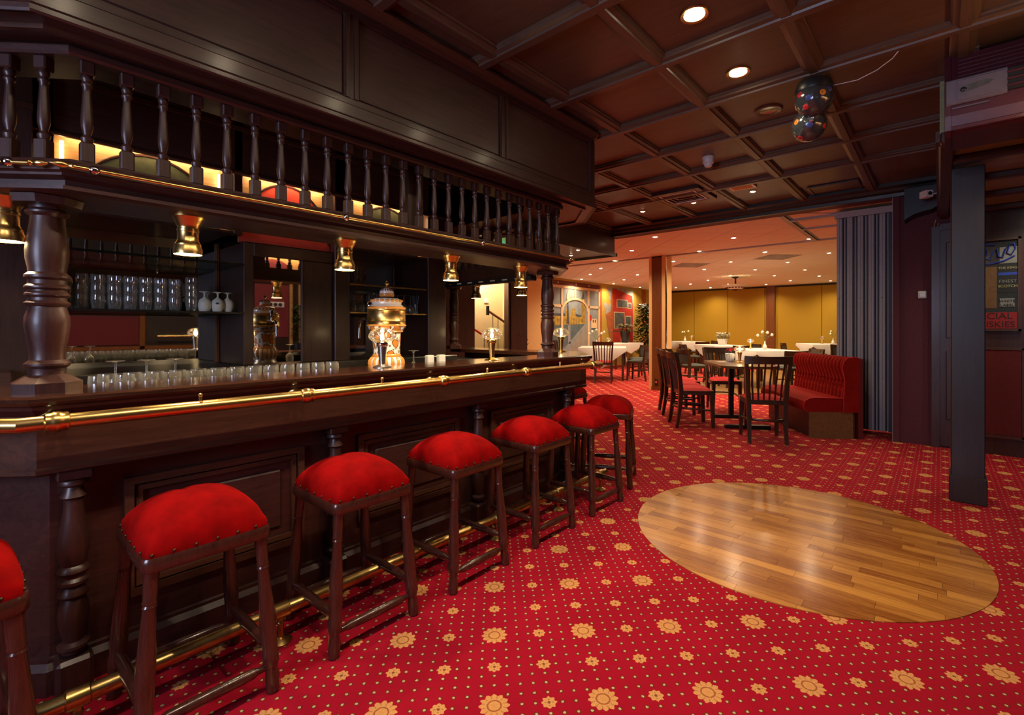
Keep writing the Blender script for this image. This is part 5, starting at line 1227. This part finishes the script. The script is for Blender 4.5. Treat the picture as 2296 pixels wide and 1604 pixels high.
# dining pendant
r = thing('pendant_bowl', 'patterned glass bowl pendant hanging in the far dining room', 'pendant lamp', (14.05, 4.42, 2.72))
MB().lathe([(.10, 0), (.09, -.02), (.03, -.05), (.02, -.06)], 16).build('ceiling_rose', 'black_metal', r, 40, local=True)
MB().tube([(0, 0, -.05), (0, 0, -.22)], .022, 8).build('rod', 'black_metal', r, local=True)
MB().lathe([(.02, -.16), (.03, -.19), (.05, -.21), (.03, -.23)], 14).build('knuckle', 'black_metal', r, 40, local=True)
mb = MB(); mb.lathe([(.38, -.23), (.34, -.26), (.24, -.31), (.14, -.355), (.05, -.375), (.01, -.378)], 28); mb.f = mb.f[:-2]; mb.build('bowl', 'frosted', r, 60, local=True)
for k in range(18): t = 2*PI*k/18; MB().ball((.24*math.cos(t), .24*math.sin(t), -.312), .034, 6, 4, (1, 1, .6)).build('leaf_motif', 'paint_brown', r, local=True)
MB().lathe([(.17, -.338), (.12, -.366), (.05, -.386), (.03, -.40), (.001, -.405)], 20).build('base_cap', 'black_metal', r, 40, local=True)
# ------------------------------------------------------------------ whisky mirror sign
def sign():
    r = thing('whisky_mirror', 'framed whisky advertising mirror with gold, blue and red lettering right of the pillar', 'sign', (6.56, -.45, 1.2))
    mb = MB(); a, b, z0, z1 = -.60, -.15, 1.225, 2.14
    for y0, y1, c, d in ((a, a+.022, z0, z1), (b-.022, b, z0, z1), (a, b, z0, z0+.022), (a, b, z1-.022, z1)): mb.box(6.54, 6.575, y0, y1, c, d)
    mb.build('frame', 'apron_wood', r); MB().box(6.56, 6.572, a+.02, b-.02, z0+.02, z1-.02).build('mirror_glass', 'globe', r)
    def text(s, y, z, h, mat, ox=6.558):
        cu = bpy.data.curves.new('lettering', 'FONT'); cu.body = s; cu.size = h; cu.align_x = 'CENTER'; cu.extrude = .0008
        t = bpy.data.objects.new('tmp', cu); COL.objects.link(t); me = bpy.data.meshes.new_from_object(t.evaluated_get(bpy.context.evaluated_depsgraph_get())); bpy.data.objects.remove(t)
        me.materials.clear(); me.materials.append(MAT[mat]); o = bpy.data.objects.new('lettering', me); COL.objects.link(o); o.parent = r
        o.matrix_local = Matrix.Translation(Vector((ox, y, z)) - off(r)) @ Matrix(((0, 0, -1, 0), (-1, 0, 0, 0), (0, 1, 0, 0), (0, 0, 0, 1)))
        return o
    MB().box(6.5585, 6.561, -.58, -.17, 1.25, 1.41).build('red_band', 'sign_red', r)
    text('SPECIAL', -.385, 1.345, .088, 'sign_black', 6.557); text('WHISKIES', -.385, 1.266, .080, 'sign_black', 6.557)
    MB().bbox(6.556, 6.561, -.555, -.45, 1.46, 1.545, .002).build('white_label', 'sign_white', r); text('WHITE', -.503, 1.508, .036, 'sign_black', 6.554); text('LABEL', -.503, 1.468, .036, 'sign_black', 6.554)
    MB().box(6.558, 6.561, -.575, -.44, 1.60, 1.88).build('bottle_label', 'sign_black', r); text('THE KING', -.507, 1.835, .030, 'sign_gold', 6.556); text('FINEST', -.507, 1.70, .042, 'sign_white', 6.556); text('SCOTCH', -.507, 1.655, .034, 'sign_gold', 6.556)
    MB().box(6.5575, 6.5595, -.575, -.44, 1.775, 1.80).build('blue_band', 'sign_blue', r)
    MB().box(6.558, 6.561, -.585, -.45, 1.89, 2.05).build('pale_card', 'sign_white', r); MB().box(6.558, 6.561, -.43, -.33, 1.45, 1.86).build('sepia_card', 'table_wood', r)
    mb = MB()
    def curve(p): mb.tube([(6.553, y, z) for y, z in p], .007, 6)
    curve([(-.30, 1.93), (-.36, 1.98), (-.36, 2.03), (-.33, 2.05), (-.34, 1.95), (-.38, 1.93), (-.40, 2.0), (-.43, 2.04), (-.44, 1.96), (-.47, 1.95), (-.49, 2.03), (-.52, 2.07), (-.50, 1.99), (-.53, 1.97), (-.56, 2.03), (-.55, 2.08), (-.52, 2.07)])
    curve([(-.28, 1.90), (-.38, 1.89), (-.48, 1.915), (-.555, 1.96)]); curve([(-.30, 2.06), (-.36, 2.085), (-.42, 2.08)])
    mb.build('script_swirl', 'sign_blue', r, 60)
sign()
# ------------------------------------------------------------------ murals
def mural():
    r = thing('window_mural', 'painted mural of a white arched window looking onto a river city with clock tower', 'mural', (12, 8.43, 0))
    def poly(nm, pts, mat, lift): MB().prism_y(pts, 8.438-lift*.0025, 8.4395).build(nm, mat, r)
    poly('sky', [(10.35, .4), (13.20, .4), (13.20, 2.48), (10.35, 2.48)], 'paint_sky', 1)
    poly('band', [(10.35, 2.52), (13.24, 2.52), (13.24, 2.66), (10.35, 2.66)], 'paint_brown', 2)
    for x in (11.0, 11.9, 12.6): poly('band_dash', [(x, 2.56), (x+.035, 2.56), (x+.035, 2.62), (x, 2.62)], 'paint_cream', 4)
    poly('palace', [(10.35, 1.32), (12.45, 1.40), (12.45, 1.58), (12.2, 1.60), (12.2, 1.66), (11.90, 1.70), (11.90, 1.86), (11.87, 1.83), (11.84, 1.88), (11.76, 1.83), (11.72, 1.87), (11.70, 1.66), (11.62, 1.66), (11.60, 1.84), (11.54, 1.80), (11.48, 1.86), (11.42, 1.80), (11.38, 1.87), (11.37, 1.62), (10.35, 1.62)], 'paint_stone', 2)
    poly('palace_roof', [(10.35, 1.62), (11.37, 1.62), (11.36, 1.70), (10.35, 1.68)], 'paint_iron', 3); poly('palace_roof', [(11.90, 1.70), (12.2, 1.66), (12.2, 1.60), (11.90, 1.62)], 'paint_iron', 3)
    poly('clock_tower', [(12.20, 1.42), (12.40, 1.42), (12.38, 2.14), (12.35, 2.2), (12.28, 2.43), (12.21, 2.2), (12.20, 2.14)], 'paint_stone', 3)
    poly('tower_cap', [(12.20, 2.17), (12.38, 2.17), (12.35, 2.23), (12.285, 2.43), (12.22, 2.23)], 'paint_iron', 4); poly('clock_face', [(12.29+.06*math.cos(t), 2.09+.055*math.sin(t)) for t in [2*PI*k/14 for k in range(14)]], 'paint_cream', 4)
    for k in range(5): poly('tower_line', [(12.225+.033*k, 1.45), (12.231+.033*k, 1.45), (12.231+.033*k, 2.0), (12.225+.033*k, 2.0)], 'paint_stone_dark', 4)
    for k in range(14): poly('palace_line', [(10.45+.135*k, 1.36), (10.462+.135*k, 1.36), (10.462+.135*k, 1.58), (10.45+.135*k, 1.58)], 'paint_stone_dark', 3)
    poly('river', [(10.35, .5), (11.5, .6), (12.5, 1.40), (10.35, 1.33)], 'paint_water', 3)
    poly('parapet', [(10.9, .4), (11.25, .4), (12.52, 1.42), (12.44, 1.42)], 'paint_sky', 4); poly('parapet_post', [(11.5, .8), (11.62, .8), (11.62, 1.35), (11.5, 1.35)], 'paint_sky', 4)
    poly('road', [(11.3, .4), (13.2, .4), (13.2, 1.38), (12.54, 1.42)], 'paint_road', 4)
    poly('lamp_post', [(11.43, 1.40), (11.56, 1.40), (11.52, 1.9), (11.50, 2.1), (11.49, 2.1), (11.47, 1.9)], 'paint_iron', 5); poly('lamp_arm', [(11.40, 2.04), (11.60, 2.08), (11.60, 2.12), (11.40, 2.08)], 'paint_iron', 5)
    poly('lantern', [(11.43, 2.12), (11.55, 2.12), (11.56, 2.28), (11.50, 2.38), (11.44, 2.28)], 'paint_cream', 5)
    poly('van', [(12.74, 1.27), (13.06, 1.27), (13.06, 1.50), (13.03, 1.56), (12.78, 1.56), (12.74, 1.50)], 'paint_cream', 6); poly('van_window', [(12.82, 1.44), (12.89, 1.44), (12.89, 1.53), (12.82, 1.53)], 'paint_glass', 7); poly('van_window', [(12.94, 1.44), (13.01, 1.44), (13.01, 1.53), (12.94, 1.53)], 'paint_glass', 7)
    poly('van_shadow', [(12.76, 1.22), (13.06, 1.22), (13.06, 1.27), (12.76, 1.27)], 'paint_iron', 6); poly('small_bus', [(12.66, 1.5), (12.76, 1.5), (12.76, 1.68), (12.66, 1.68)], 'paint_red', 5)
    # painted window bars
    for nm, a, b, c, d in (('bar', 10.35, 13.22, 2.44, 2.52), ('bar', 13.15, 13.23, .4, 2.5), ('bar', 11.15, 11.24, .4, 2.46), ('bar', 12.54, 12.63, .4, 2.46), ('bar', 10.35, 11.2, 1.88, 1.95), ('bar', 12.58, 13.2, 1.89, 1.96), ('bar', 11.83, 11.89, 2.14, 2.46)):
        poly(nm, [(a, c), (b, c), (b, d), (a, d)], 'paint_cream', 8)
    arc = [(11.885 + .69*math.cos(t), 1.78+.40*math.sin(t)) for t in [PI*k/20 for k in range(21)]]; arc2 = [(11.885 + .62*math.cos(t), 1.78+.335*math.sin(t)) for t in [PI*k/20 for k in range(20, -1, -1)]]
    for k in range(20): poly('arch_piece', [arc[k], arc[k+1], arc2[20-k-1], arc2[20-k]], 'paint_cream', 9)
    poly('strip', [(13.24, .3), (13.38, .3), (13.38, 2.66), (13.24, 2.66)], 'paint_orange', 2)
    b = thing('bus_mural', 'painted mural of a red double-decker bus bursting through the yellow wall', 'mural', (14.5, 8.43, 0))
    def pb(nm, pts, mat, lift): MB().prism_y(pts, 8.438-lift*.0025, 8.4395).build(nm, mat, b)
    pb('torn_edge', [(13.69, 2.64), (13.75, 2.5), (13.84, 2.38), (13.80, 2.3), (13.98, 2.12), (13.75, 2.02), (13.60, 2.14), (13.50, 2.05), (13.56, 1.9), (13.60, 1.72), (13.66, 1.55), (13.80, 1.38), (13.72, 1.2), (13.95, .9), (14.2, .5), (15.5, .5), (15.5, 2.6), (14.9, 2.66)], 'paint_grey', 1)
    pb('bus_side', [(13.95, 2.28), (14.06, 2.62), (14.10, .5), (13.95, .8), (13.78, 1.15), (13.62, 1.72), (13.95, 1.85)], 'paint_orange', 3)
    pb('bus_front', [(14.06, 2.58), (14.12, 2.62), (15.38, 2.42), (15.44, 1.9), (15.44, .5), (14.08, .5)], 'paint_red', 4)
    pb('roof_tear', [(14.2, 2.62), (15.36, 2.60), (15.38, 2.42), (15.0, 2.46), (14.7, 2.54)], 'paint_grey', 5)
    def win(a, c, d, e_): pb('window_rim', [(a, c), (d, c), (d, e_), (a, e_)], 'paint_cream', 6); pb('window_glass', [(a+.03, c+.025), (d-.03, c+.025), (d-.03, e_-.025), (a+.03, e_-.025)], 'paint_glass', 8)
    win(14.31, 1.97, 15.03, 2.26); win(15.08, 1.95, 15.32, 2.17); win(14.13, 1.25, 14.84, 1.82); win(14.58, .75, 15.14, 1.09); win(14.9, 1.3, 15.3, 1.7)
    pb('lower_shadow', [(14.08, 1.14), (15.44, 1.14), (15.44, 1.19), (14.08, 1.19)], 'paint_brown', 5)
    o = MB().box(16.12, 16.44, 8.43, 8.4395, 0, 2.7).build('trim_6', 'paint_orange'); struct(o)
mural()
# soft lamps past the pillar
sd = spot_proto('soffit_spot', .04, POW['side'], 140, 'bulb_small', (1, .95, .7), 'brass')
for k, (x, y, lb) in enumerate(((5.45, -.75, 'spot in the lowered ceiling past the pillar, front one'), (6.1, -.75, 'spot in the lowered ceiling past the pillar, rear one'))):
    o = sd if k == 0 else dup(sd, (x, y, 2.455)); o.location = (x, y, 2.455); o['label'] = lb; o['group'] = 'spots in the lowered ceiling'
for o in list(bpy.data.objects):
    if o.type == 'MESH' and o.parent is None and 'label' not in o and 'kind' not in o: print('UNTAGGED', o.name)
